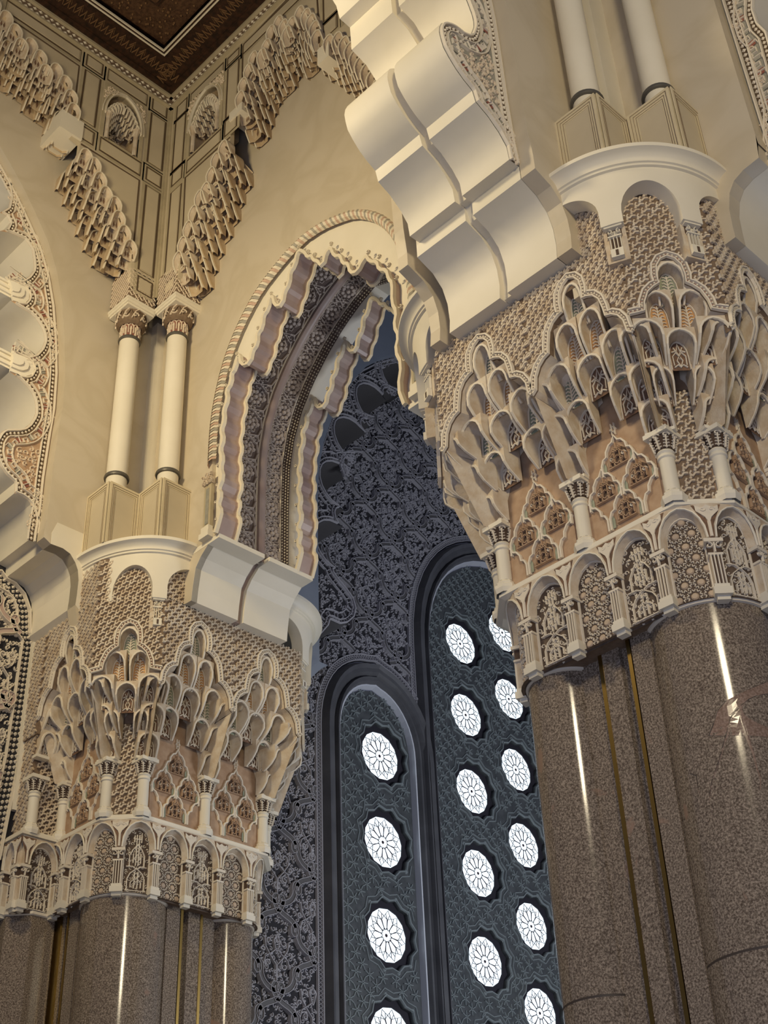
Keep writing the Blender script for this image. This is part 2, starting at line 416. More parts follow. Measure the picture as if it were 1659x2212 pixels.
# panels let into the frame walls
def panels(F, quads, parent):
    lim = (GX if F is FLw else GY)-.14
    for q in quads:
        q = [(min(p[0], lim), p[1]) for p in q]
        cu = sum(p[0] for p in q)/4; cz = sum(p[1] for p in q)/4
        def sh(k): return [(cu+(p[0]-cu)*(1-k/max(abs(p[0]-cu), .05)), cz+(p[1]-cz)*(1-k/max(abs(p[1]-cz), .05))) for p in q]
        b = MB()
        b.mat('stone_band'); plate(b, F, [(min(p[0], lim+.05), p[1]) for p in sh(-.11)], n=.003, th=.004, sides=False); b.mat('inlay'); ribbon(b, F, q, .05, .008, .004, True, top=.9)
        b.mat('marble_frame'); plate(b, F, sh(.05), n=.016, th=.014)
        b.build('panel', parent=parent)
def rectify(q):
    us = [p[0] for p in q]; zs = [p[1] for p in q]
    ul = (q[0][0]+q[3][0])/2; ur = (q[1][0]+q[2][0])/2; zt = (q[0][1]+q[1][1])/2; zb = (q[2][1]+q[3][1])/2
    return [(ul, zt), (ur, zt), (ur, zb), (ul, zb)]
LP = [[(1305, 835), (1425, 920), (1420, 1015), (1300, 925)], [(1290, 965), (1418, 1045), (1383, 1460), (1258, 1385)], [(1252, 1425), (1388, 1510), (1378, 1610), (1245, 1530)],
      [(1238, 1575), (1368, 1655), (1307, 2380), (1188, 2297)], [(1177, 2350), (1309, 2432), (1303, 2557), (1169, 2475)],
      [(922, 590), (1258, 805), (1250, 895), (920, 690)], [(855, 1172), (1205, 1390), (1190, 1500), (850, 1280)], [(745, 468), (880, 548), (868, 640), (735, 560)],
      [(725, 590), (855, 680), (808, 1095), (680, 1005)], [(665, 1045), (800, 1138), (793, 1240), (655, 1155)], [(60, 5), (692, 430), (685, 525), (45, 95)]]
panels(FLw, [rectify(my(GY, q, (0, 0), s1)) for q in LP], wl)
RP = [[(178, 765), (245, 705), (243, 795), (172, 850)], [(168, 870), (238, 812), (215, 1165), (140, 1225)], [(140, 1240), (212, 1190), (208, 1270), (138, 1340)],
      [(132, 1385), (205, 1320), (165, 1930), (85, 2000)], [(88, 2040), (160, 1975), (155, 2055), (80, 2130)], [(278, 672), (507, 455), (507, 510), (272, 735)],
      [(245, 1160), (488, 925), (488, 1010), (243, 1245)], [(540, 420), (620, 345), (618, 395), (535, 475)], [(540, 495), (618, 425), (608, 775), (525, 850)],
      [(520, 870), (603, 800), (603, 905), (515, 980)], [(653, 290), (1190, -180), (1180, -100), (650, 358)], [(1225, -130), (1330, -220), (1325, 70), (1222, 160)],
      [(1222, 185), (1325, 95), (1320, 200), (1225, 285)], [(1370, 40), (1560, -140), (1540, 20), (1362, 140)]]
panels(FRw, [rectify(mx(GX, q, o2, s2)) for q in RP], wr)
# grooves that follow the arches (outline bands) and corner beads
def bandline(F, pts, parent, wd=.05, d=.14, m_='inlay'):
    b = MB(); b.mat(m_); ribbon(b, F, offs(pts, d), wd, .02); b.build('inlay_line', parent=parent)
bandline(FLw, LOUT_A, wl, d=-.05); bandline(FLw, LOUT_B, wl, d=-.05)
bandline(FRw, ROUT_A, wr, d=.05); bandline(FRw, ROUT_B, wr, d=.05); bandline(FRw, ROUT_C, wr, d=.05)
for F, pts, pr in ((FLw, [(690, 1230), (1188, 1540), (1130, 2212)], wl), (FLw, [(40, 130), (675, 565), (625, 1000)], wl)):
    b = MB(); b.mat('inlay'); ribbon(b, F, my(GY, pts, (0, 0), s1), .05, .02); b.build('inlay_line', parent=pr)
for pts in ([(555, 985), (235, 1275), (205, 1890)], [(1180, 0), (1190, 150)], [(1010, -50), (648, 330), (640, 700)]):
    b = MB(); b.mat('inlay'); ribbon(b, FRw, mx(GX, pts, o2, s2), .05, .02); b.build('inlay_line', parent=wr)
b = MB(); b.mat('stone_band')
for F, s in ((FLw, 1), (FRw, 1)):
    c = GX if F is FLw else GY
    box(b, F, c-.10, c, zcap, ZC-.5, 0, .05)
b.build('corner_bead', parent=wl)
# cornice under the ceiling
b = MB()
for F, c0, c1 in ((FLw, 4.0, GX), (FRw, 9.5, GY)):
    b.mat('stone_band'); box(b, F, c0, c1, ZC-.42, ZC-.36, 0, .10)
    b.mat('stucco_ground'); box(b, F, c0, c1, ZC-.36, ZC-.08, 0, .06)
    b.mat('stone_band'); box(b, F, c0, c1, ZC-.08, ZC+.02, 0, .14)
    b.mat('rope_cream'); chain(b, lambda u, z, n, F=F: F(u, z, n), [(c0, ZC-.29), (c1, ZC-.29)], .13, .16, .04, .06); chain(b, F, [(c0+.08, ZC-.16), (c1, ZC-.16)], .12, .16, .04, .06)
tr = struct(b.build('trim_1'))

# ---- recessed walls behind the frames
LS = lambda pts, o, s: my(RY+.28, pts, o, s)
zA = (0, 1080); sA = 3.687
# left scalloped arch: profile on the decorated plane, from the lowest ledge upwards
P1 = my(RY, [(600, 835), (612, 760), (625, 640), (620, 560), (600, 500), (560, 430), (500, 385), (405, 350)], zA, sA)
LPROF = LS([(350, 310), (285, 275), (296, 215), (292, 165), (270, 90), (245, 35)], zA, sA)+LS([(520, 2050), (450, 1960), (350, 1890), (235, 1850), (240, 1680), (190, 1630), (100, 1550), (20, 1440), (-40, 1300), (-70, 1150), (-50, 980), (0, 890), (40, 840), (100, 812), (300, 810), (400, 790), (480, 730), (540, 640), (575, 560), (580, 440), (560, 330), (520, 230), (450, 130), (330, 0)], (0, 820), 7.54) \
    + LS([(170, 1990), (340, 2060), (440, 2080), (540, 2060), (600, 1950), (560, 1850), (480, 1760), (300, 1690), (200, 1630), (350, 1700), (500, 1730), (640, 1690), (740, 1580), (790, 1450), (780, 1330), (730, 1200), (640, 1060), (540, 960), (350, 850), (185, 730), (220, 740), (330, 770), (440, 780), (500, 720), (520, 650), (510, 610), (430, 500), (300, 430), (130, 360), (290, 400), (420, 370), (520, 300), (590, 200), (600, 120), (590, 0)], (0, 560), 8.195) \
    + LS([(190, 1490), (150, 1430), (60, 1390), (0, 1380), (40, 1370), (60, 1330), (40, 1290), (0, 1270), (50, 1240), (62, 1180), (50, 1080), (0, 930), (-60, 860), (-40, 800), (-70, 700), (-160, 560)], (0, 0), 2.765)
LEDGE = my(RY, [(95, 1160), (97, 1140), (106, 1085), (113, 1019), (119, 979), (127, 926), (136, 873), (141, 796), (139, 723), (134, 651), (123, 586), (105, 524), (80, 467), (54, 412), (27, 362), (0, 315), (-40, 262), (-90, 210)])
RY2, RYB = RY+.28, RY+1.70
b = MB(); b.mat('marble')
topz = 31.0
poly = [(RX, 13.6), (PLC[0]-2.63, 13.6)]+P1+LEDGE+[(3.0, LEDGE[-1][1]), (3.0, topz), (RX, topz)]
plate(b, FY(RY), poly, n=0, th=.28)
wlr = struct(b.build('wall_left'))
# the decorated strip of the left arch
sa = thing('scalloped_arch', 'cream scalloped arch with scroll brackets and carved spandrel at the left edge', 'arch', (P1[0][0], RY, P1[0][1]))
def spandrel(FD, prof, edge, parent, ground='floral_ground'):
    b = MB(); b.mat(ground)
    poly = list(prof)+list(reversed(edge))
    plate(b, FD, poly, n=0, th=.05, sides=False)
    b.build('spandrel', parent=parent)
    b = MB(); b.mat('carved'); ribbon(b, FD, offs(edge, .05), .04, .05); ribbon(b, FD, offs(edge, .20), .03, .04)
    ribbon(b, FD, offc(prof, -.03), .05, .05); ribbon(b, FD, offc(prof, -.16), .03, .04); ribbon(b, FD, offc(prof, -.36), .035, .045)
    b.mat('inlay'); ribbon(b, FD, offs(edge, .125), .10, .012); ribbon(b, FD, offc(prof, -.095), .09, .012)
    b.mat('carved'); chain(b, FD, offs(edge, .125), .10, .11, .035, .012); chain(b, FD, offc(prof, -.095), .08, .10, .035, .012)
    b.build('border', parent=parent)
    b = MB(); b.mat('red_ground'); st = resample(offc(prof, -.26), .34)
    b.mat('carved')
    for i in range(len(st)-1):
        (x0, z0_), (x1, z1_) = st[i], st[i+1]; t = math.atan2(z1_-z0_, x1-x0); c, s = math.cos(t), math.sin(t)
        G = lambda a, d: (x0+a*c-d*s, z0_+a*s+d*c)
        b.mat('red_ground' if i % 2 else 'grey_ground'); b.poly([FD(*G(a, d), .012) for a, d in ((.03, -.06), (.16, -.06), (.16, .05), (.03, .05))])
        b.mat('carved'); ribbon(b, FD, [G(a, -d) for a, d in ((.0, -.08), (.1, -.08), (.1, .06), (.2, .06), (.2, -.02), (.3, -.02), (.3, .07))], .026, .035)
    b.build('key_pattern', parent=parent)
    b = MB(); b.mat('pale_relief'); inner = list(offc(prof, -.40))+list(reversed(offs(edge, .24)))
    scrolls(b, FD, inner, .17, .07, .022, .03); b.build('scrollwork', parent=parent, kind='stuff')
spandrel(FY(RY2), LPROF, LEDGE, sa)
b = MB(); b.mat('plaster'); sweep(b, FY(RY2), LPROF, 0, -1.42); b.build('intrados', parent=sa, smooth=True)
# lowest block of the left arch
b = MB(); b.mat('plaster'); jx = PLC[0]-2.63
blk = [(jx, P1[0][1]-.12), P1[0]]+P1[1:]+[LPROF[0], (LPROF[0][0]+.1, LPROF[0][1]+.3), (jx, LPROF[0][1]+.3)]
plate(b, FY(RY), blk, n=.005, th=1.70, back=True); b.build('impost_block', parent=sa, smooth=False)
# moulded brackets between the lobes
for pts in ([(200, 1630), (300, 1690), (480, 1760), (560, 1850), (600, 1950), (560, 2050), (440, 2080), (340, 2060), (170, 1990)], [(130, 360), (300, 430), (430, 500), (510, 610), (500, 720), (440, 780), (330, 770), (220, 740)]):
    q = my(RY2, pts, (0, 560), 8.195); cu = sum(p[0] for p in q)/len(q); cz = sum(p[1] for p in q)/len(q)
    b = MB(); b.mat('plaster')
    for k, n0 in ((1.0, 0), (.72, .05), (.45, .09)):
        qq = [(cu+(p[0]-cu)*k-(1-k)*.3, cz+(p[1]-cz)*k) for p in q]
        plate(b, FY(RY2), qq, n=n0+.03, th=.05)
    for k in (-.14, 0, .14): box(b, FY(RY2), cu-1.1, cu-.12, cz+k-.03, cz+k+.03, -.5, .02)
    box(b, FY(RY2), cu-1.1, cu-.1, cz-.22, cz+.22, -1.2, -.03)
    b.build('bracket', parent=sa)
# infill of the left arch with lattice relief and checkered border
INF = my(RYB, [(-60, 1232), (0, 1235), (12, 1252), (30, 1262), (50, 1285), (62, 1320), (62, 1370), (74, 1392), (60, 1500), (40, 1640), (15, 1760), (-5, 1860), (-8, 2212), (-60, 2212)])
wfl = MB(); wfl.mat('grey_base'); u0, u1, z0, z1 = bounds(INF)
box(wfl, FY(RYB), 6.0, 13.1, -1.0, 17.4, -.2, 0)
winf = struct(wfl.build('wall_infill'))
b = MB(); b.mat('carved'); e1 = INF[:12]; ribbon(b, FY(RYB), e1, .05, .09); ribbon(b, FY(RYB), offs(e1, .30 if False else -.30), .04, .08)
mid = offs(e1, -.15)
for k, s in enumerate((-.09, .0, .09)): chain(b, FY(RYB), resample(offs(mid, s), .05), .10, .12, .07)
b.build('checkered_border', parent=winf)

# ---- right recessed wall with the big arch opening
ROPEL = [(18.20, 16.86), (18.21, 17.97), (18.11, 18.78), (17.89, 19.58), (17.58, 20.18), (17.2, 20.66), (16.76, 21.05), (16.25, 21.29), (15.75, 21.46), (15.25, 21.52)]
YCEN = 15.27
def mirror(h): return h+[(2*YCEN-a, b_) for a, b_ in reversed(h[:-1])]
ROPE = mirror(smooth_pts([(18.2, 15.2)]+ROPEL[:-1]+[(YCEN, 21.52)]))
LIPH = [(17.95, 15.27), (17.86, 15.49), (17.79, 15.69), (17.91, 15.9), (17.81, 16.11), (17.92, 16.3), (17.77, 16.51), (17.87, 16.80), (17.8, 17.0), (17.91, 17.3), (17.8, 17.5), (17.9, 17.8), (17.79, 18.0), (17.84, 18.3), (17.7, 18.5), (17.77, 18.8), (17.6, 18.92), (17.62, 19.18), (17.48, 19.24), (17.41, 19.5), (17.3, 19.56), (17.22, 19.2), (16.98, 19.1), (16.93, 19.37), (16.77, 19.45), (16.78, 19.74), (16.62, 19.82), (16.6, 20.14), (16.43, 20.22), (16.38, 20.47), (16.22, 20.5), (16.15, 20.15), (15.97, 20.04), (15.92, 20.34), (15.76, 20.46), (15.74, 20.79), (15.58, 20.86), (15.50, 21.18), (15.36, 21.2), (15.18, 20.98), (15.12, 20.8), (14.98, 20.75), (14.92, 20.55), (14.8, 20.45), (14.69, 20.21), (14.61, 20.5), (14.40, 20.55), (14.3, 20.2), (14.12, 20.1), (14.05, 19.8), (13.9, 19.7), (13.85, 19.4), (13.68, 19.31), (13.56, 19.47), (13.39, 19.53), (13.3, 19.3), (13.1, 19.15), (13.06, 18.9), (12.86, 18.75), (12.81, 18.45), (12.72, 18.3), (12.76, 17.8), (12.65, 17.5), (12.74, 17.2), (12.63, 16.9), (12.74, 16.6), (12.6, 16.2), (12.72, 15.7), (12.6, 15.27)]
LIPH = smooth_pts(LIPH)
IMPW = mx(RX, [(135, 890), (150, 760), (175, 600), (220, 500), (280, 400), (330, 330)], (380, 1080), 4.0975)
jy = PLC[1]-2.63
IMPW = [(jy, IMPW[0][1]+.02), (IMPW[0][0], IMPW[0][1])]+IMPW[1:]+[(LIPH[0][0]-.02, 15.27)]
IMPE = [(2*YCEN-a, b_) for a, b_ in IMPW]
b = MB(); b.mat('marble')
openp = IMPW[:-1]+[(18.0, 15.3)]+[p for p in ROPE if p[1] > 15.3]+[(12.5, 15.3)]+list(reversed(IMPE[:-1]))
poly = [(RY, 13.6)]+[(jy, 13.6)]+openp+[(11.4, 13.6), (9.9, 13.6), (9.9, topz), (RY, topz)]
plate(b, FX(RX), poly, n=0, th=.14)
wrr = struct(b.build('wall_right'))
# plain field between rope moulding and lobed edge
b = MB(); b.mat('plaster')
poly = [(18.25, 15.27)]+ROPE[1:-1]+[(2*YCEN-18.25, 15.27)]+list(reversed(LIPH))
plate(b, FX(RX), poly, n=-.10, th=.03, sides=False); b.build('arch_field', parent=wrr)
# rope moulding with slender engaged colonnettes
rp = thing('rope_moulding', 'twisted pink, grey and cream rope moulding round the lobed window arch', 'moulding', (RX, 18.2, 15.3))
b = MB(); st = resample([p for p in ROPE if p[1] > 16.85], .075)
for i in range(len(st)-1):
    a, c = st[i], st[i+1]; t = math.atan2(c[1]-a[1], c[0]-a[0]); tx, tz = math.cos(t), math.sin(t)
    b.mat(('rope_pink', 'rope_cream', 'rope_grey', 'rope_cream')[i % 4]); rows = []
    for k, (q, sh) in enumerate(((-.11, -.05), (-.07, -.02), (0, .03), (.07, .07), (.11, .09))):
        h = (.0, .075, .11, .075, 0)[k]
        rows.append([b.add(FX(RX)(a[0]+tx*sh*1.0-tz*q+tx*l, a[1]+tz*sh+tx*q+tz*l, h-(.02 if l else 0))) for l in (0, .08)])
    for k in range(4): b.face(rows[k][0], rows[k][1], rows[k+1][1], rows[k+1][0])
b.build('rope', parent=rp)
for sgn, u in ((1, 18.22), (-1, 2*YCEN-18.22)):
    b = MB(); b.mat('stone_band'); box(b, FX(RX), u-.11, u+.11, 15.55, 16.6, 0, .07); b.mat('grey_ground'); box(b, FX(RX), u-.05, u+.05, 15.62, 16.5, .07, .08)
    b.mat('plaster'); box(b, FX(RX), u-.15, u+.15, 15.27, 15.4, 0, .14); box(b, FX(RX), u-.12, u+.12, 15.4, 15.55, 0, .11); b.build('colonnette', parent=rp)
    b = MB(); b.mat('stucco'); box(b, FX(RX), u-.13, u+.13, 16.6, 16.87, 0, .10); scrolls(b, FX(RX), [(u-.14, 16.6), (u+.14, 16.6), (u+.14, 16.87), (u-.14, 16.87)], .09, .04, .02, .03, .10); b.build('capital', parent=rp)
# lobed (lambrequin) arch
la = thing('lobed_arch', 'pink lobed arch with carved floral soffit, a rib and scalloped cream lips', 'arch', (RX, 17.95, 15.27))
for nm, x0, x1 in (('lobed_lip', 13.60, 14.08), ('lobed_lip', 15.72, 16.12)):
    b = MB(); b.mat('pink_marble'); sweep(b, FX(0), LIPH, -x0, -x1)
    for i in range(0, len(LIPH)-1):
        pass
    b.mat('rope_cream')
    ribbon(b, FX(x0), offs(LIPH, .03), .10, .07, -.02, top=.7); ribbon(b, FX(x1), offs(LIPH, .03), .09, .05, -.03, top=.7)
    for i in range(4, len(LIPH)-4, 4):
        p = LIPH[i]; d = (p[0]-YCEN, p[1]-17.5); l = math.hypot(*d)
        spiral(b, FX(x0), p[0]+d[0]/l*.10, p[1]+d[1]/l*.10, .05, 1 if p[0] > YCEN else -1, math.atan2(d[1], d[0])+PI, .028, .05, .0)
    b.build(nm, parent=la)
b = MB(); b.mat('plaster'); SOF = [(a, z_) for a, z_ in mirror([(18.16, 15.2), (18.16, 16.9), (18.12, 18.0), (17.98, 18.7), (17.72, 19.35), (17.35, 19.9), (16.85, 20.45), (16.3, 20.9), (15.8, 21.2), (YCEN, 21.42)])]
sweep(b, FX(0), SOF, -14.0, -16.1); b.build('soffit', parent=la, smooth=True)
# arc-length mapped frame on the soffit
cum = [0]
for i in range(len(SOF)-1): cum.append(cum[-1]+math.hypot(SOF[i+1][0]-SOF[i][0], SOF[i+1][1]-SOF[i][1]))
def soff(x, s, n=0):
    s = max(0, min(s, cum[-1]-1e-4)); i = 0
    while cum[i+1] < s: i += 1
    t = (s-cum[i])/(cum[i+1]-cum[i]); a, c = SOF[i], SOF[i+1]; dx, dz = c[0]-a[0], c[1]-a[1]; l = math.hypot(dx, dz)
    return (x, a[0]+dx*t+dz/l*(-n)*-1*(-1), a[1]+dz*t+dx/l*n*(1)) if False else (x, a[0]+dx*t-dz/l*n, a[1]+dz*t+dx/l*n)
# normal towards the opening: for the left leg the curve climbs, so inward is -y
def SF(x, s, n=0): return soff(x, s, n)
TOT = cum[-1]
for x0, x1 in ((14.02, 14.80), (14.98, 15.45)):
    b = MB(); b.mat('dark_ground'); k = 60
    for i in range(k): b.poly([SF(x0, .1+(TOT-.2)*i/k, .012), SF(x1, .1+(TOT-.2)*i/k, .012), SF(x1, .1+(TOT-.2)*(i+1)/k, .012), SF(x0, .1+(TOT-.2)*(i+1)/k, .012)])
    b.mat('dark_relief'); xm = (x0+x1)/2; s = .25; hw = (x1-x0)/2
    while s < TOT-.3:
        bead(b, SF, xm, s, .055, .06, .012, 8)
        for j in range(8):
            a = 2*PI*j/8; bead(b, SF, xm+.125*math.cos(a), s+.125*math.sin(a), .055, .045, .012, 6); ribbon(b, SF, [(xm+.19*math.cos(a-.3), s+.19*math.sin(a-.3)), (xm+.23*math.cos(a), s+.23*math.sin(a)), (xm+.19*math.cos(a+.3), s+.19*math.sin(a+.3))], .022, .04, .012)
        for j in range(6):
            a = 2*PI*j/6; bead(b, SF, xm+.10*math.cos(a), s+.31+.08*math.sin(a), .035, .035, .012, 5)
            for q in (-1, 1): bead(b, SF, xm+q*hw*.62+.085*math.cos(a), s+.31+.085*math.sin(a), .030, .035, .012, 5)
        ribbon(b, SF, [(xm-hw*.9, s+.0), (xm-hw*.75, s+.2), (xm-.05, s+.31), (xm+hw*.75, s+.42), (xm+hw*.9, s+.6)], .03, .04, .012)
        ribbon(b, SF, [(xm+hw*.9, s+.0), (xm+hw*.75, s+.2), (xm+.05, s+.31), (xm-hw*.75, s+.42), (xm-hw*.9, s+.6)], .03, .04, .012)
        for q in (-1, 1):
            spiral(b, SF, xm+q*hw*.6, s+.31, .09, q, 0, .024, .035, .012); bead(b, SF, xm+q*hw*.62, s+.05, .05, .035, .012, 6)
            ribbon(b, SF, [(xm+q*hw*.3, s+.2), (xm+q*hw*.55, s+.13), (xm+q*hw*.5, s-.05)], .04, .03, .012)
        s += .62
    b.mat('carved'); ribbon(b, SF, [(x0+.02, .1+(TOT-.2)*i/k) for i in range(k+1)], .025, .05); ribbon(b, SF, [(x1-.02, .1+(TOT-.2)*i/k) for i in range(k+1)], .025, .05)
    b.build('floral_band', parent=la, kind='stuff')
b = MB(); b.mat('dark_ground'); k = 60
for i in range(k): b.poly([SF(15.46, TOT*i/k, .015), SF(15.68, TOT*i/k, .015), SF(15.68, TOT*(i+1)/k, .015), SF(15.46, TOT*(i+1)/k, .015)])
b.mat('rope_cream')
for xx in (15.50, 15.57, 15.64): chain(b, SF, [(xx, TOT*i/k) for i in range(k+1)], .05, .075, .03, .015)
b.build('beaded_border', parent=la)
b = MB(); b.mat('rib_marble'); k = 60
rr = [[b.add(SF(x, .0+TOT*i/k, n)) for i in range(k+1)] for x, n in ((14.81, 0), (14.81, .10), (14.86, .12), (14.92, .12), (14.97, .10), (14.97, 0))]
for j in range(5):
    for i in range(k): b.face(rr[j][i], rr[j][i+1], rr[j+1][i+1], rr[j+1][i])
b.build('rib', parent=la, smooth=True)
# impost blocks below the lobed arch
def impost(parent, prof, F, na, nb, nc, nd, jamb, zt):    # two halves and a recessed groove between
    for a, c in ((na, nb), (nc, nd)):
        b = MB(); b.mat('plaster'); pl = list(prof)+[(jamb, zt)]
        plate(b, lambda u, z, n, F=F: F(u, z, n), pl, n=-a, th=c-a, back=True)
        p, q = prof[-1], prof[-2]
        box(b, F, min(p[0]-.05, jamb), max(p[0], jamb), zt-.10, zt, -c, -a+.01)
        b.build('impost_block', parent=parent)
    b = MB(); b.mat('rib_marble'); off_ = .10 if prof[2][0] < jamb else -.10
    pl = [(u+off_, z+.02) for u, z in prof]+[(jamb, zt)]
    plate(b, F, pl, n=-nb+.01, th=nc-nb+.02, back=True); b.build('impost_groove', parent=parent)
impost(la, IMPW, FX(0), 13.655, 14.82, 14.96, 16.12, jy, 15.27)
impost(la, IMPE, FX(0), 13.655, 14.82, 14.96, 16.12, 11.40, 15.27)

# ---- near bay: big scalloped arch and its wall
ba = thing('scalloped_arch', 'huge smooth cream scalloped arch with a sunk groove, springing left from the near pier', 'arch', (12.04, QY, 14.0))
z3 = (740, 0); q3 = 3.072
BLOW = [(12.07, 14.03), (11.80, 14.03)]+[(11.83, 14.31), (11.81, 14.63), (11.72, 14.90), (11.52, 15.10), (11.19, 15.22)]
BUP = [(11.19, 15.49), (10.98, 15.48), (10.95, 15.73), (10.80, 15.93), (10.58, 16.11), (10.34, 16.22), (10.29, 16.43), (10.11, 16.52), (9.96, 16.63), (9.82, 16.78), (9.72, 16.92), (9.68, 17.08), (9.66, 17.22), (9.68, 17.36), (9.73, 17.49), (9.82, 17.58), (9.93, 17.65), (10.03, 17.69), (10.2, 17.70), (10.32, 17.76), (10.42, 17.88), (10.51, 18.15), (10.52, 18.30), (10.50, 18.45), (10.41, 18.72), (10.2, 18.93), (9.87, 19.03), (9.85, 19.6), (9.62, 19.62), (9.55, 19.9), (9.3, 20.15), (9.0, 20.25), (8.95, 20.6), (8.6, 20.9), (8.3, 21.4)]
BS = smooth_pts(BLOW[1:]) ; BS = [BLOW[0]]+BLOW[1:2]+smooth_pts(BLOW[1:-1]+[BLOW[-1]])[1:]
def halves(prof, n0, n1, g0, g1, close, name, parent):
    for a, c in ((n0, g0), (g1, n1)):
        b = MB(); b.mat('plaster'); plate(b, FY(0), list(prof)+close, n=-a, th=c-a, back=True); o = b.build(name, parent=parent, smooth=True)
    b = MB(); b.mat('plaster'); sh = [(u+.11, z+.03) for u, z in prof]
    plate(b, FY(0), sh+close, n=-g0+.01, th=g1-g0+.02, back=True); b.build('groove', parent=parent)
halves(BLOW, QY+.262, 9.965, 8.80, 8.95, [(11.19, 15.60), (12.07, 15.60)], 'impost_block', ba)
halves(BUP, QY+.28, 9.90, 8.80, 8.95, [(8.3, 22.6), (11.25, 22.6), (11.25, 15.60)], 'scalloped_intrados', ba)
BEDGE = [(11.19, 15.49), (11.14, 16.0), (11.11, 16.9), (11.10, 17.85), (11.08, 18.8), (11.03, 19.4), (10.9, 20.4), (10.5, 21.6), (9.9, 22.5)]
spandrel(FY(QY+.27), BUP[1:-1], BEDGE, ba, ground='grey_ground')
b = MB(); b.mat('marble'); BW = [(12.07, 13.4), (12.07, 14.03)]+BLOW[1:]+BEDGE+[(9.9, 24.5), (QX, 24.5), (QX, 13.4)]
plate(b, FY(QY), BW, n=0, th=.27); struct(b.build('wall_front'))
b = MB(); b.mat('marble')     # back face of the same wall, towards the far bay
plate(b, FY(10.17), [(12.07, 13.4)]+BLOW+BEDGE+[(9.9, 24.5), (13.5, 24.5), (13.5, 13.4)], n=0, th=.2); struct(b.build('wall_front_back'))
# right-hand wall of the near bay, with the arch at the picture's right edge
EBL = mx(QX, [(1450, 1520), (1430, 1440), (1410, 1340), (1412, 1240), (1440, 1160), (1500, 1090), (1600, 1010)], (1100, 0), 2.968)
sb = PRC[1]-2.65+.02
EBL = [(sb, EBL[0][1]-.02)]+EBL+[(4.75, 15.25)]
ea = thing('scalloped_arch', 'cream scalloped arch cut off by the right edge, grey scrollwork in its spandrel', 'arch', (QX, 5.9, 14.0))
b = MB(); b.mat('plaster'); plate(b, FX(0), EBL+[(4.75, 15.6), (sb, 15.6)], n=-QX-.255, th=2.25, back=True); b.build('impost_block', parent=ea, smooth=True)
EEDGE = mx(QX+.26, [(1659, 330), (1640, 270), (1615, 190), (1590, 110), (1556, 0), (1530, -90)])
EPRO = mx(QX+.26, [(1700, 330), (1700, 210), (1659, 68), (1640, 50), (1630, 20), (1632, -20), (1650, -60)])
spandrel(FX(QX+.26), EPRO, EEDGE, ea, ground='grey_ground')
b = MB(); b.mat('plaster'); sweep(b, FX(QX+.26), EPRO, 0, -2.0); b.build('intrados', parent=ea, smooth=True)
b = MB(); b.mat('marble'); EW = [(QY, 13.4), (sb, 13.4)]+EBL[:-1]+[(EEDGE[0][0], 15.6)]+EEDGE+[(EEDGE[-1][0], 24.5), (QY, 24.5)]
plate(b, FX(QX), EW, n=0, th=.26); struct(b.build('wall_near_right'))

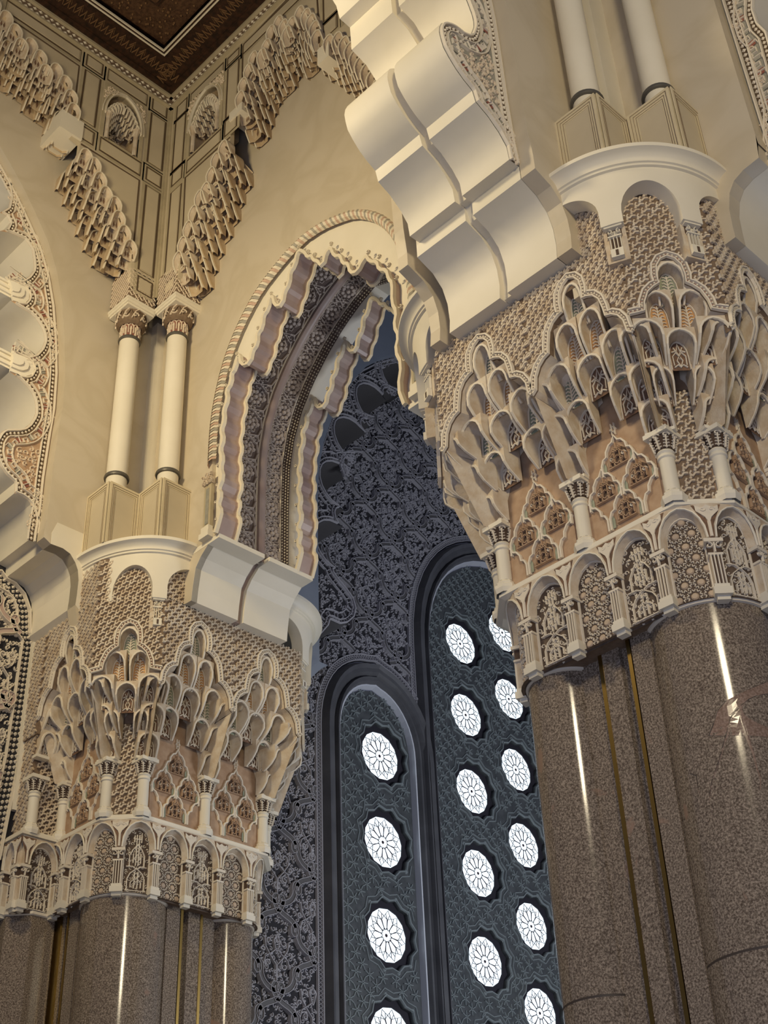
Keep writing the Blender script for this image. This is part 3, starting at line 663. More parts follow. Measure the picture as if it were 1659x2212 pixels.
# ================================================================ columns, pedestals
def twin(px_, py_, zb, zt, label, cap=True, group=None):
    t = thing('engaged_column', label, 'column', (px_, py_, zb), group)
    h = .385; zp = zb+1.5
    b = MB(); b.mat('pedestal_stone')
    box(b, lambda u, z, n: (u, n, z), px_-h, px_+h, zb, zp, py_-h, py_+h)
    # moulded frames and sunk panels on the two seen faces
    for F, c in ((FX(px_-h), py_), (FY(py_-h), px_)):
        b.mat('pedestal_stone')
        for k, (e, n) in enumerate(((.0, .035), (.05, .022), (.085, .012), (.115, .004))):
            o = [(c-h+e, zb), (c+h-e, zb), (c+h-e, zp-e), (c-h+e, zp-e)]; i_ = [(c-h+e+.05, zb), (c+h-e-.05, zb), (c+h-e-.05, zp-e-.05), (c-h+e+.05, zp-e-.05)]
            plate(b, F, [o[0], i_[0], i_[3], i_[2], i_[1], o[1], o[2], o[3]], n=n, th=.02)
        b.mat('marble_frame'); plate(b, F, [(c-h+.17, zb), (c+h-.17, zb), (c+h-.17, zp-.17), (c-h+.17, zp-.17)], n=.003, th=.002, sides=False)
    for F, c in ((FX(px_-h), py_), (FY(py_-h), px_)):
        b.mat('stucco_ground')
        for e, n in ((.055, .037), (.10, .024), (.14, .014)): ribbon(b, F, [(c-h+e, zb), (c-h+e, zp-e), (c+h-e, zp-e), (c+h-e, zb)], .007, .003, n)
    b.build('pedestal', parent=t)
    b = MB(); b.mat('plaster')
    lathe(b, px_, py_, [(.34, zp), (.35, zp+.03), (.34, zp+.07), (.29, zp+.12), (.245, zp+.15), (.25, zp+.17), (.235, zp+.19)], 24); b.build('base', parent=t, smooth=True)
    b = MB(); b.mat('plaster'); lathe(b, px_, py_, [(.222, zp+.17), (.222, zp+.42), (.225, zp+.47), (.222, zt)], 28); b.build('shaft', parent=t, smooth=True)
    zr = zp+.46
    for zz in ((zr,) if not cap else (zr, zt)):
        b = MB(); b.mat('ring_metal'); R = .245 if zz == zr else .232
        lathe(b, px_, py_, [(R-.03, zz-.05), (R+.015, zz-.035), (R+.025, zz), (R+.015, zz+.035), (R-.03, zz+.05)], 28); b.build('ring', parent=t, smooth=True)
    if cap:
        zc = zt+.04
        b = MB(); b.mat('red_ground'); lathe(b, px_, py_, [(.205, zc), (.20, zc+.32), (.25, zc+.40)], 24)
        b.mat('pale_relief')
        for k in range(12):
            a = 2*PI*k/12; cx, cy = math.cos(a), math.sin(a)
            G = lambda u, z, n, a=a: (px_+(.205+n)*math.cos(a+u/.22), py_+(.205+n)*math.sin(a+u/.22), z)
            ribbon(b, G, [(0, zc), (0, zc+.16), (0, zc+.27)], .045, .03); bead(b, G, 0, zc+.20, .035, .03, .01, 5)
            ribbon(b, G, [(-.055, zc+.08), (-.055, zc+.30), (0, zc+.36), (.055, zc+.30)], .03, .03)
        b.build('capital_neck', parent=t)
        b = MB(); b.mat('stucco_ground'); rows = lathe(b, px_, py_, [(.25, zc+.34), (.32, zc+.40), (.34, zc+.50), (.33, zc+.62), (.36, zc+.78)], 20)
        for k in range(10):
            a = 2*PI*k/10; G = lambda u, z, n, a=a: (px_+(.335+n)*math.cos(a+u/.33), py_+(.335+n)*math.sin(a+u/.33), z)
            b.mat('pale_relief'); spiral(b, G, 0, zc+.52, .075, 1 if k % 2 else -1, 0, .03, .03); ribbon(b, G, [(-.08, zc+.42), (0, zc+.64), (.08, zc+.72)], .03, .03)
            b.mat('inlay'); ribbon(b, G, [(-.09, zc+.66), (0, zc+.46), (.09, zc+.66)], .014, .024)
        b.build('capital', parent=t)
        b = MB(); b.mat('plaster')
        for k, (e, za, zb_) in enumerate(((.36, zc+.70, zc+.76), (.385, zc+.76, zc+.84), (.40, zc+.84, zc+.92))):
            box(b, lambda u, z, n: (u, n, z), px_-e, px_+e, za, zb_, py_-e, py_+e)
        b.build('abacus', parent=t)
        # carved impost block over the abacus
        b = MB(); b.mat('stucco_ground'); h2 = .365; z0, z1 = zc+.92, zc+1.9
        box(b, lambda u, z, n: (u, n, z), px_-h2, px_+h2, z0, z1, py_-h2, py_+h2)
        b.mat('pale_relief')
        for F, c in ((FX(px_-h2), py_), (FY(py_-h2), px_)):
            if (F is not None):
                for i in range(-6, 8):
                    for s in (-1, 1):
                        a = [(c-h2, z0+i*.14), (c+h2, z0+i*.14+s*2*h2)]
                        pts = [(c-h2+2*h2*k/8, z0+i*.14+(s*2*h2*k/8 if s > 0 else 2*h2*(1-k/8))) for k in range(9)]
                        pts = [p for p in pts if z0 < p[1] < z1]
                        if len(pts) > 1: ribbon(b, F, pts, .022, .02)
        b.build('carved_impost', parent=t)
    return t
CZ = 15.35
twin(12.60, 20.11, CZ, 21.15, 'left of the two cream columns in the far corner, carved capital over a square pedestal')
twin(13.33, 19.30, CZ, 21.15, 'right of the two cream columns in the far corner, carved capital over a square pedestal')
twin(QX-1.03, QY-.37, CZ-.05, 24.5, 'large cream column above the near pier, left of the pair, dark ring at its foot', cap=False)
twin(QX-.30, QY-1.20, CZ-.05, 24.5, 'large cream column above the near pier, right of the pair, dark ring at its foot', cap=False)
# upstand strips between the columns
b = MB(); b.mat('plaster')
box(b, lambda u, z, n: (u, n, z), QX-.42, QX, CZ, 24.5, QY-.42, QY)
box(b, lambda u, z, n: (u, n, z), RX-.22, RX, CZ, 22.4, RY-.22, RY)
struct(b.build('trim_2'))

# ================================================================ corbels
def corbel(cx, cy, sx, sy, label, group=None, zt=CZ, kx=1, ky=1):
    t = thing('corbel', label, 'corbel', (cx, cy, 13.4), group)
    R = 1.60
    def CFr(u, z, n=0, R=R):                             # u in degrees, 0 = wall side of x, 90 = wall side of y
        a = math.radians(u); r = R+n; return (cx+sx*kx*r*math.cos(a), cy+sy*ky*r*math.sin(a), z)
    b = MB(); b.mat('plaster'); th = .26
    k = 56
    def ceilz(u):                                        # lower edge of the shell: three niches
        for c, hw, zs, za in ((45, 15.0, 14.25, 14.80), (-4, 22.5, 14.35, 14.86), (94, 22.5, 14.35, 14.86)):
            d = abs(u-c)/hw
            if d < 1: return zs+(za-zs)*math.sqrt(max(0, 1-d**1.9))
        return 14.05
    us = []
    for i in range(k+1): us.append(90*i/k)
    for c, hw in ((45, 15.0), (-4, 22.5), (94, 22.5)):
        for s in (-1, 1):
            e = c+s*hw; us += [e-.01, e+.01]
    us = sorted(u for u in us if 0 <= u <= 90)
    top = zt-.28
    A = [b.add(CFr(u, top, 0)) for u in us]; B = [b.add(CFr(u, ceilz(u), 0)) for u in us]; D = [b.add(CFr(u, ceilz(u), -th)) for u in us]; E_ = [b.add(CFr(u, top, -th)) for u in us]
    for i in range(len(us)-1): b.face(A[i], A[i+1], B[i+1], B[i]); b.face(B[i], B[i+1], D[i+1], D[i]); b.face(D[i], D[i+1], E_[i+1], E_[i])
    c0 = b.add((cx, cy, top-.02)); 
    for i in range(len(us)-1): b.face(E_[i], E_[i+1], c0)
    b.build('shell', parent=t, smooth=True)
    b = MB(); b.mat('plaster'); prof = [(1.60, top), (1.64, top+.01), (1.64, top+.05), (1.67, top+.06), (1.67, top+.09), (1.69, top+.14), (1.76, top+.19), (1.82, top+.21), (1.82, top+.28), (0, top+.285)]
    lathe(b, cx, cy, prof, 40, 0, PI/2, sx*kx, sy*ky); b.build('cornice', parent=t, smooth=True)
    for c in (24.2, 65.8):
        G = lambda u, z, n=0, c=c: CFr(c+math.degrees(u/1.6), z, n-.10)
        b = MB(); b.mat('stucco'); box(b, G, -.17, .17, 13.42, 14.05, -.25, .0)
        b.mat('carved_dark'); box(b, G, -.075, .075, 13.62, 13.86, 0, .004); box(b, G, -.11, .11, 13.88, 14.02, 0, .004)
        b.mat('plaster')
        for q in (-.075, -.025, .025, .075): ribbon(b, G, [(q, 13.62), (q, 13.86)], .02, .035)
        box(b, G, -.13, .13, 14.02, 14.06, 0, .08); box(b, G, -.1, .1, 13.86, 13.885, 0, .05)
        for q in (-1, 1): spiral(b, G, q*.07, 13.97, .045, q, PI/2, .022, .04)
        fern(b, G, 0, 13.89, 13.99, .05)
        box(b, G, -.09, .09, 13.46, 13.61, 0, .07); b.mat('carved_dark'); box(b, G, -.02, .02, 13.48, 13.58, .07, .075)
        b.build('pilaster', parent=t)
    return t
corbel(RX, RY, -1, -1, 'rounded cream corbel with three niches under the far corner columns', kx=.86, ky=1.06)
corbel(QX, QY, -1, -1, 'large rounded cream corbel with a moulded rim, under the near pair of columns')
corbel(RX-.1, 10.17, -1, 1, 'rounded cream corbel at the back of the near pier, beside the lobed arch')
corbel(16.30, 20.50, 1, -1, 'rounded corbel in shade behind the right end of the left pier')

# ================================================================ piers
def lerp2(a, b, t): return (a[0]+(b[0]-a[0])*t, a[1]+(b[1]-a[1])*t)
A0_, F0_, A1_, F1_ = 1.885, 1.42, 2.65, 1.72
def octa(c, a, f): return {'NW1': (c[0]-a, c[1]+f), 'SW0': (c[0]-a, c[1]-f), 'SW1': (c[0]-f, c[1]-a), 'SE0': (c[0]+f, c[1]-a), 'SE1': (c[0]+a, c[1]-f), 'NW0': (c[0]-f, c[1]+a), 'NE': (c[0]+a, c[1]+f)}
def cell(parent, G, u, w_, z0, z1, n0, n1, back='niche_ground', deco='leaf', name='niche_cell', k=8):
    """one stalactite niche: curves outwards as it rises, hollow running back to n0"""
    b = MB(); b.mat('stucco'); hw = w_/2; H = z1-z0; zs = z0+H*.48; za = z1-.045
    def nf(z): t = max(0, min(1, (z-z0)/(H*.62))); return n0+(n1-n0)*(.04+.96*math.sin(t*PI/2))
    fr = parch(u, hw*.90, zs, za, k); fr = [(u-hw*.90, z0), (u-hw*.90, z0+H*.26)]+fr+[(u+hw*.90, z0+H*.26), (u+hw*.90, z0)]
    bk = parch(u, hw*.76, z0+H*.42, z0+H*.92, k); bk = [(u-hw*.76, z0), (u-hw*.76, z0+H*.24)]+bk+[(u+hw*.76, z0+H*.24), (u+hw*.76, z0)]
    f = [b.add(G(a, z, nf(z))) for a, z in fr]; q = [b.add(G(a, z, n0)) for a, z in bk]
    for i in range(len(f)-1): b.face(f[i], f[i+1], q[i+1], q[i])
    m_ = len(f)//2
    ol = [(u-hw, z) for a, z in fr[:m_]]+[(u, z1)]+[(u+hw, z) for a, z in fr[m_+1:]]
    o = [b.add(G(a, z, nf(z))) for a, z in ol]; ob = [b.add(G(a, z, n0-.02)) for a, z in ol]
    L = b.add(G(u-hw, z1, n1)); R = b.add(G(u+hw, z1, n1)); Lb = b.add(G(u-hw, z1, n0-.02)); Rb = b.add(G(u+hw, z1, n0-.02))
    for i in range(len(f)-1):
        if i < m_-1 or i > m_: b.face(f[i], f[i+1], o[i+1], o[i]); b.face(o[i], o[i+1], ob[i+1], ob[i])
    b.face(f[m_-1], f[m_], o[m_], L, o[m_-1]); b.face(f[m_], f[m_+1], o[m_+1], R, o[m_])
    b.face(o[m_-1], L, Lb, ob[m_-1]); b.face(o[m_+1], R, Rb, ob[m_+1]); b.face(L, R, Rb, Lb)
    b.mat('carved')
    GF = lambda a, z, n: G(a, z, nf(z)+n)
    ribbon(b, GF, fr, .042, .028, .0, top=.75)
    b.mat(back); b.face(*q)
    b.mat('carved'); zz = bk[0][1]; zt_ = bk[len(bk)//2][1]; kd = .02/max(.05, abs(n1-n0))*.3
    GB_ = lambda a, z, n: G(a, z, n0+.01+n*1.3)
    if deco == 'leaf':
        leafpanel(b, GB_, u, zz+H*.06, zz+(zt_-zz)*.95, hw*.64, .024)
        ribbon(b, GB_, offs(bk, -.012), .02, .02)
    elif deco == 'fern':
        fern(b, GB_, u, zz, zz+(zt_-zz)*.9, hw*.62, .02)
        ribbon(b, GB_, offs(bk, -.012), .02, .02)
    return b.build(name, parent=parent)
def floral_bay(parent, G, hw, z0, z1, arr=((-1, 0), (1, 0), (0, -1), (0, 1))):
    """orange panel of tiered trefoil arches with dark knotted medallions"""
    b = MB(); b.mat('floral_ground'); box(b, G, -hw, hw, z0, z1, -.1, .012); G0 = G; G = lambda u, z, n=0: G0(u, z, n+.014)
    H = .53; q = hw*.5
    SH = [(-1, 0), (-1, .34), (-.86, .50), (-.66, .54), (-.62, .70), (-.40, .86), (-.18, .90), (0, 1.08), (.18, .90), (.40, .86), (.62, .70), (.66, .54), (.86, .50), (1, .34), (1, 0)]
    for (i, j) in ((0, 2), (-1, 1), (1, 1), (-2, 0), (0, 0), (2, 0)):
        u = i*q; zb = z0+.03+j*.43; full = abs(i) < 2
        b.mat('carved')
        ribbon(b, G, [(u+a*q*.93, zb+c*H) for a, c in SH if abs(u+a*q*.93) <= hw+.01], .034, .04+.003*(i % 2), top=.7)
        if not full: continue
        b.mat('carved_dark'); bead(b, G, u, zb+.42*H, q*.56, .008, 0, 12)
        b.mat('floral_ground'); kn = [[(-.4, -.1), (-.4, .3), (-.2, .45), (0, .6), (.2, .45), (.4, .3), (.4, -.1)], [(-.15, -.2), (-.15, .75)], [(.15, -.2), (.15, .75)], [(-.3, .1), (0, .3), (.3, .1), (0, -.1), (-.3, .1)], [(0, .5), (0, .95)], [(-.5, -.2), (.5, -.2)], [(-.2, .62), (.2, .62)]]
        for l in kn: ribbon(b, G, [(u+a*q*1.15, zb+.25*H+c*H*.62) for a, c in l], .024, .04)
        b.mat('carved')
        for s in (-1, 1): spiral(b, G, u+s*q*.36, zb+.42*H, q*.15, s, 0, .018, .03)
        for s in (-1, 1):
            b.mat('tile_green'); v = [(u+s*q*.70, zb+.02), (u+s*q*.90, zb+.02), (u+s*q*.90, zb+.30*H), (u+s*q*.80, zb+.42*H), (u+s*q*.70, zb+.30*H)]
            plate(b, G, v, n=.014, th=.004, sides=False)
    H = .53
    b.mat('carved'); zt = z0+.03+2*.43+1.1*H
    for s in (-.025, .025): ribbon(b, G, [(s, zt), (s, zt+.2)], .016, .03)
    ribbon(b, G, [(-.05, zt+.1), (0, zt+.15), (.05, zt+.1), (0, zt+.05), (-.05, zt+.1)], .014, .03)
    b.build('floral_panel', parent=parent)
def colonette(parent, x, y, zb=9.94, zt=11.0, r=.105):
    o = bpy.data.objects.new('colonette', None); C.objects.link(o); o.parent = parent; pl = wloc(parent); o.location = (x-pl[0], y-pl[1], zb+DZ-pl[2])
    b = MB(); b.mat('plaster'); lathe(b, x, y, [(r*1.5, zb-.06), (r*1.7, zb+.01), (r*1.7, zb+.06), (r*1.3, zb+.09), (r*1.35, zb+.12), (r*1.05, zb+.15), (r, zb+.17)], 8, PI/8, 2*PI+PI/8); b.build('base', parent=o)
    b = MB(); b.mat('plaster'); lathe(b, x, y, [(r, zb+.16), (r*.98, zt-.40), (r*1.15, zt-.38), (r*1.15, zt-.35), (r, zt-.33), (r*1.2, zt-.30), (r*1.05, zt-.27)], 16); b.build('shaft', parent=o, smooth=True)
    b = MB(); b.mat('carved_dark'); lathe(b, x, y, [(r*1.0, zt-.28), (r*1.1, zt-.16), (r*1.5, zt-.05)], 12)
    b.mat('carved')
    for k in range(8):
        a = 2*PI*k/8; G = lambda u, z, n, a=a: (x+(r*1.15+n+(z-zt+.28)*.25)*math.cos(a+u/r), y+(r*1.15+n+(z-zt+.28)*.25)*math.sin(a+u/r), z)
        fern(b, G, 0, zt-.27, zt-.10, .035, .012, .02); spiral(b, G, .0, zt-.09, .032, 1, 0, .014, .02)
    b.mat('plaster'); box(b, lambda u, z, n: (u, n, z), x-r*1.75, x+r*1.75, zt-.05, zt+.02, y-r*1.75, y+r*1.75); b.build('capital', parent=o)
    return o
def arcade_bay(t, PF, a, e, star, zb=8.47, zt=9.82):
    m_ = (a+e)/2; hw = (e-a)/2-.075; reg = [(m_-hw, zb+.02)]+[(m_+hw, zb+.02), (m_+hw, 9.35)]+list(reversed(parch(m_, hw, 9.35, 9.70, 8)))+[(m_-hw, 9.35)]
    b = MB()
    if star: starpanel(b, PF, reg)
    else: b.mat('carved'); kufic(b, PF, reg, m_, zb+.06, hw*1.55, .80)
    b.mat('carved'); ribbon(b, PF, [(m_-hw, zb), (m_-hw, 9.35)]+parch(m_, hw, 9.35, 9.70, 10)+[(m_+hw, 9.35), (m_+hw, zb)], .03, .03)
    b.build('star_panel' if star else 'carved_panel', parent=t)
    # arch and spandrel
    b = MB(); b.mat('stucco'); fo = parch(m_, (e-a)/2-.045, 9.30, 9.78, 10); d = .13
    f1 = [b.add(PF(u, z, d)) for u, z in fo]; f2 = [b.add(PF(m_+(u-m_)*.84, 9.30+(z-9.30)*.86, .02)) for u, z in fo]; tp = [b.add(PF(u, zt, d)) for u, z in fo]
    for j in range(len(fo)-1): b.face(f1[j], f1[j+1], f2[j+1], f2[j]); b.face(f1[j], f1[j+1], tp[j+1], tp[j])
    b.mat('plaster'); ribbon(b, PF, fo, .028, .02, d); b.build('arch', parent=t, smooth=True)
def arcade_pilaster(t, PF, s, zt=9.82):
    b = MB(); G = lambda u, z, n=0, s=s: PF(s+u, z, n)
    b.mat('stucco'); box(b, G, -.05, .05, 9.26, zt, 0, .13)
    b.mat('niche_ground'); plate(b, G, [(-.03, 9.30), (.03, 9.30), (.045, 9.5), (.16, 9.80), (-.16, 9.80), (-.045, 9.5)], n=.136, th=.01)
    b.mat('carved'); ribbon(b, G, [(0, 9.31), (0, 9.55)], .04, .02, .136); plate(b, G, [(0, 9.50), (.035, 9.60), (.12, 9.70), (.125, 9.78), (.06, 9.74), (.0, 9.78), (-.06, 9.74), (-.125, 9.78), (-.12, 9.70), (-.035, 9.60)], n=.152, th=.016)
    for q in (-1, 1): spiral(b, G, q*.05, 9.72, .035, q, 0, .018, .02, .136)
    b.build('spandrel_ornament', parent=t)
    b = MB(); b.mat('stucco'); box(b, G, -.065, .065, 8.62, 9.06, 0, .11); b.mat('carved_dark'); box(b, G, -.052, .052, 8.64, 9.04, .11, .115)
    b.mat('carved')
    for q in (-.055, -.02, .02, .055): ribbon(b, G, [(q, 8.63), (q, 9.05)], .017, .03, .108, top=.8)
    b.mat('carved_dark'); box(b, G, -.07, .07, 9.07, 9.24, 0, .12); b.mat('carved'); box(b, G, -.1, .1, 9.23, 9.28, 0, .16); box(b, G, -.08, .08, 9.045, 9.075, 0, .14)
    for q in (-1, 1): spiral(b, G, q*.055, 9.18, .045, q, PI/2, .02, .03, .12)
    fern(b, G, 0, 9.08, 9.22, .035, .014, .03) if False else ribbon(b, G, [(0, 9.08), (0, 9.22)], .03, .03, .12)
    b.mat('plaster'); box(b, G, -.08, .08, 8.58, 8.63, 0, .14); box(b, G, -.095, .095, 8.48, 8.58, 0, .16); box(b, G, -.07, .07, 8.42, 8.48, 0, .11)
    b.build('pilaster', parent=t)

def pier(name, c, label, faces, nw=True, W_top=1.42):
    t = thing(name, label, 'pier', (c[0], c[1], -DZ))
    O0 = octa(c, A0_, F0_); O1 = octa(c, A1_, F1_); cx, cy = c
    # ---------------- granite shafts
    k = 1.12; zg = 8.47
    def shaft(px_, py_, r, name='shaft'):
        b = MB(); b.mat('granite'); z = -DZ; js = [-DZ, 4.32, zg]
        for i in range(2): lathe(b, px_, py_, [(r-.012, js[i]), (r, js[i]+.004), (r, js[i+1]-.004), (r-.012, js[i+1])], 48)
        b.mat('granite_joint'); lathe(b, px_, py_, [(r+.001, 4.308), (r+.001, 4.334)], 48)
        b.mat('carved'); lathe(b, px_, py_, [(r, zg-.01), (r+.03, zg), (r+.035, zg+.03), (r+.02, zg+.05)], 48)
        b.build(name, parent=t, smooth=True)
    shaft(cx-k, cy-k, .77)
    shaft(cx+1.02, cy-1.345, .52)
    if nw: shaft(cx-1.345, cy+1.02, .52)
    # ---------------- stepped granite core and brass strips
    b = MB(); b.mat('granite')
    I = lambda u, z, n: (u, n, z)
    box(b, I, cx-1.6, cx+1.6, -DZ, zg+.05, cy-1.1, cy+1.1); box(b, I, cx-1.1, cx+1.1, -DZ, zg+.05, cy-1.6, cy+1.6)
    b.build('core', parent=t)
    for (u0, u1, d) in ((-.62, -.33, 1.74), (-.10, .17, 1.68)):
        b = MB(); b.mat('granite'); box(b, I, cx-d, cx-1.5, -DZ, zg+.05, cy+u0, cy+u1); b.build('facing_slab', parent=t)
        b = MB(); b.mat('granite'); box(b, I, cx+u0, cx+u1, -DZ, zg+.05, cy-d, cy-1.5); b.build('facing_slab', parent=t)
    for u, d in ((-.31, 1.72), (.18, 1.66)):
        b = MB(); b.mat('brass'); box(b, I, cx-d-.03, cx-1.5, -DZ, zg+.04, cy+u-.01, cy+u+.045); b.build('brass_strip', parent=t)
        b = MB(); b.mat('brass'); box(b, I, cx+u-.01, cx+u+.045, -DZ, zg+.04, cy-d-.03, cy-1.5); b.build('brass_strip', parent=t)
    # ---------------- blind arcade below the cornice, running round the shafts
    segs = []                                            # (length, function s,n -> x,y)
    r0, r1 = .785, .56; xw = k+r0
    c1 = (cx-xw+r1, cy+1.02)
    def seg_arc(ox, oy, r, a0, a1): return (abs(a1-a0)*r, lambda s, n: (ox+(r+n)*math.cos(a0+(a1-a0)*s/(abs(a1-a0)*r)), oy+(r+n)*math.sin(a0+(a1-a0)*s/(abs(a1-a0)*r))))
    segs.append(seg_arc(c1[0], c1[1], r1, PI*.5, PI)); LW = c1[1]-(cy-k)
    segs.append((LW, lambda s, n: (cx-xw-n, c1[1]-s)))
    segs.append(seg_arc(cx-k, cy-k, r0, PI, 1.5*PI))
    c2 = (cx+1.02, cy-xw+r1); segs.append((c2[0]-(cx-k), lambda s, n: (cx-k+s, cy-xw-n)))
    segs.append(seg_arc(c2[0], c2[1], r1, 1.5*PI, 2*PI))
    T = [0]
    for l, f in segs: T.append(T[-1]+l)
    def PF(s, z, n=0):
        s = max(0, min(s, T[-1]-1e-5)); i = 0
        while T[i+1] < s: i += 1
        x, y = segs[i][1](s-T[i], n); return (x, y, z)
    S0 = T[2]+segs[2][0]/2                               # pilaster on the corner axis
    half = segs[2][0]/2; stops = [S0-half-.72*i for i in range(5)][::-1][0:]+[S0]+[S0+half+.72*i for i in range(5)]
    stops = [s for s in stops if -.02 < s < T[-1]]
    zt, zb = 9.82, 8.47
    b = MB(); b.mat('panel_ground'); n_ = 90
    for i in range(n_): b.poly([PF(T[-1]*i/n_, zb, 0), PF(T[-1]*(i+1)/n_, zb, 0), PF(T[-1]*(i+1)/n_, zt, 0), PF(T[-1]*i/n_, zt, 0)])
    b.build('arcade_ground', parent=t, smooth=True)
    for i in range(len(stops)-1): arcade_bay(t, PF, stops[i], stops[i+1], (i % 2 == 0) if len(stops) % 2 else (i % 2 == 1))
    for s in stops: arcade_pilaster(t, PF, s)
    b = MB(); b.mat('stucco_ground'); n_ = 60; c0 = b.add((cx, cy, zb+.03)); ring = [b.add(PF(T[-1]*i/n_, zb+.03, .05)) for i in range(n_+1)]
    for i in range(n_): b.face(c0, ring[i], ring[i+1])
    b.build('arcade_underside', parent=t)
    # ---------------- cornice band
    b = MB(); b.mat('plaster')
    prof = [(1.80, 9.80), (1.94, 9.80), (2.02, 9.83), (2.02, 9.87), (1.98, 9.89), (1.985, 9.93), (1.95, 9.95), (1.70, 9.96)]
    rows = []
    for a, z in prof:
        d = a-A0_; f = F0_+d*.414
        rows.append([b.add((x, y, z)) for x, y in ((cx-f, cy+a), (cx-a, cy+f), (cx-a, cy-f), (cx-f, cy-a), (cx+f, cy-a), (cx+a, cy-f), (cx+a, cy+f), (cx+f, cy+a))])
    for j in range(len(rows)-1):
        for i in range(8): b.face(rows[j][i], rows[j][(i+1) % 8], rows[j+1][(i+1) % 8], rows[j+1][i])
    b.build('cornice', parent=t)
    # ---------------- upper core
    b = MB(); b.mat('floral_ground'); q = [(cx-F0_, cy+A0_), (cx-A0_, cy+F0_), (cx-A0_, cy-F0_), (cx-F0_, cy-A0_), (cx+F0_, cy-A0_), (cx+A0_, cy-F0_), (cx+A0_, cy+F0_), (cx+F0_, cy+A0_)]
    lo = [b.add((x, y, 9.9)) for x, y in q]; hi = [b.add((x, y, 13.2)) for x, y in q]
    for i in range(8): b.face(lo[i], lo[(i+1) % 8], hi[(i+1) % 8], hi[i])
    b.build('upper_core', parent=t)
    b = MB(); b.mat('stucco_ground'); box(b, I, cx-A1_+.015, cx-A1_+.5, 13.6, 14.7, cy-1.5, cy-.3); b.build('backing', parent=t)
    # ---------------- bays
    bays = []
    mW = (cx-A0_, cy), (cx-A1_, cy); mS = (cx, cy-A0_), (cx, cy-A1_)
    if 'W' in faces: bays += [(O0['NW1'], mW[0], O1['NW1'], mW[1], 'W1')]
    bays += [(mW[0], O0['SW0'], mW[1], O1['SW0'], 'W2')]
    bays += [(O0['SW0'], O0['SW1'], O1['SW0'], O1['SW1'], 'C')]
    bays += [(O0['SW1'], mS[0], O1['SW1'], mS[1], 'S1'), (mS[0], O0['SE0'], mS[1], O1['SE0'], 'S2')]
    if 'E' in faces: bays += [(O0['SE0'], O0['SE1'], O1['SE0'], O1['SE1'], 'C2')]
    if nw: bays += [(O0['NW0'], O0['NW1'], O1['NW0'], O1['NW1'], 'C0')]
    for a0, e0, a1, e1, tag_ in bays:
        ch = tag_[0] == 'C'
        L1 = math.hypot(e1[0]-a1[0], e1[1]-a1[1]); h1 = L1/2; L0 = math.hypot(e0[0]-a0[0], e0[1]-a0[1])
        def G(u, z, n, a0=a0, e0=e0, a1=a1, e1=e1, h1=h1):  # u in metres on the upper plane, n = 0 back plane .. 1 upper plane
            s = (u/h1+1)/2; p = lerp2(a0, e0, s); q_ = lerp2(a1, e1, s); return (p[0]+(q_[0]-p[0])*n, p[1]+(q_[1]-p[1])*n, z)
        FU = FL(a1, e1) ; GU = lambda u, z, n=0, FU=FU, h1=h1: FU(u+h1, z, n)
        FB = FL(a0, e0); GB = lambda u, z, n=0, FB=FB, L0=L0: FB(u+L0/2, z, n)
        # lobed outline (half, from the apex down)
        sc_ = h1/.86; pk = 13.80 if not ch else 13.55
        H = [(0, 0), (.10, -.06), (.17, -.17), (.19, -.34), (.18, -.52), (.26, -.54), (.36, -.60), (.44, -.72), (.48, -.92), (.50, -1.08), (.60, -1.12), (.69, -1.20), (.76, -1.34), (.79, -1.56), (.86, -1.62)]
        if ch: H = [(0, 0), (.12, -.05), (.21, -.17), (.24, -.36), (.23, -.50), (.34, -.56), (.46, -.66), (.55, -.84), (.58, -1.0), (.70, -1.03), (.86, -1.06)]
        R_ = [(u*sc_, pk+z) for u, z in H]; Lf = [(-u, z) for u, z in R_]; outl = list(reversed(Lf))+R_[1:]
        ztop = 14.12
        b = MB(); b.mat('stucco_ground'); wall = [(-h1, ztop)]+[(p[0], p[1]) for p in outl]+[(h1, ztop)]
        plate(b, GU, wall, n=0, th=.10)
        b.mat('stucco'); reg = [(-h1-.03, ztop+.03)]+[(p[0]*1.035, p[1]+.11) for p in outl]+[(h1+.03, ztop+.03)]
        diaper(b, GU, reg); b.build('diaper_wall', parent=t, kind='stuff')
        b = MB(); b.mat('carved'); ribbon(b, GU, offs(outl, .085), .045, .05); ribbon(b, GU, offs(outl, .012), .035, .04)
        b.mat('red_ground'); ribbon(b, GU, offs(outl, .045), .05, .01)
        b.mat('rope_cream')
        for p in resample(offs(outl, .045), .062): bead(b, GU, p[0], p[1], .022, .03, .008, 5)
        b.build('beaded_border', parent=t)
        # vault behind the outline
        b = MB(); b.mat('stucco'); zc_ = 11.1
        inn = [(p[0]*.62, zc_+(p[1]-zc_)*.45) for p in outl]
        mid = [(p[0]*.88, zc_+(p[1]-zc_)*.80+.1) for p in outl]
        r1_ = [b.add(G(p[0], p[1], .97)) for p in outl]; r1b = [b.add(G(p[0]*.97, p[1]-.02, .66)) for p in outl]; r2_ = [b.add(G(p[0], p[1], .30)) for p in mid]; r3_ = [b.add(G(p[0], p[1], .03)) for p in inn]
        for i in range(len(outl)-1): b.face(r1_[i], r1_[i+1], r1b[i+1], r1b[i]); b.face(r1b[i], r1b[i+1], r2_[i+1], r2_[i]); b.face(r2_[i], r2_[i+1], r3_[i+1], r3_[i])
        for s in (0, -1):
            zz = outl[s][1]; p = [b.add(G(outl[s][0], zz, .97)), b.add(G(mid[s][0], mid[s][1], .30)), b.add(G(inn[s][0], inn[s][1], .03)), b.add(G(outl[s][0], 11.0, .0)), b.add(G(outl[s][0], 11.0, .35))]
            b.face(*p)
        b.build('vault', parent=t, smooth=True)
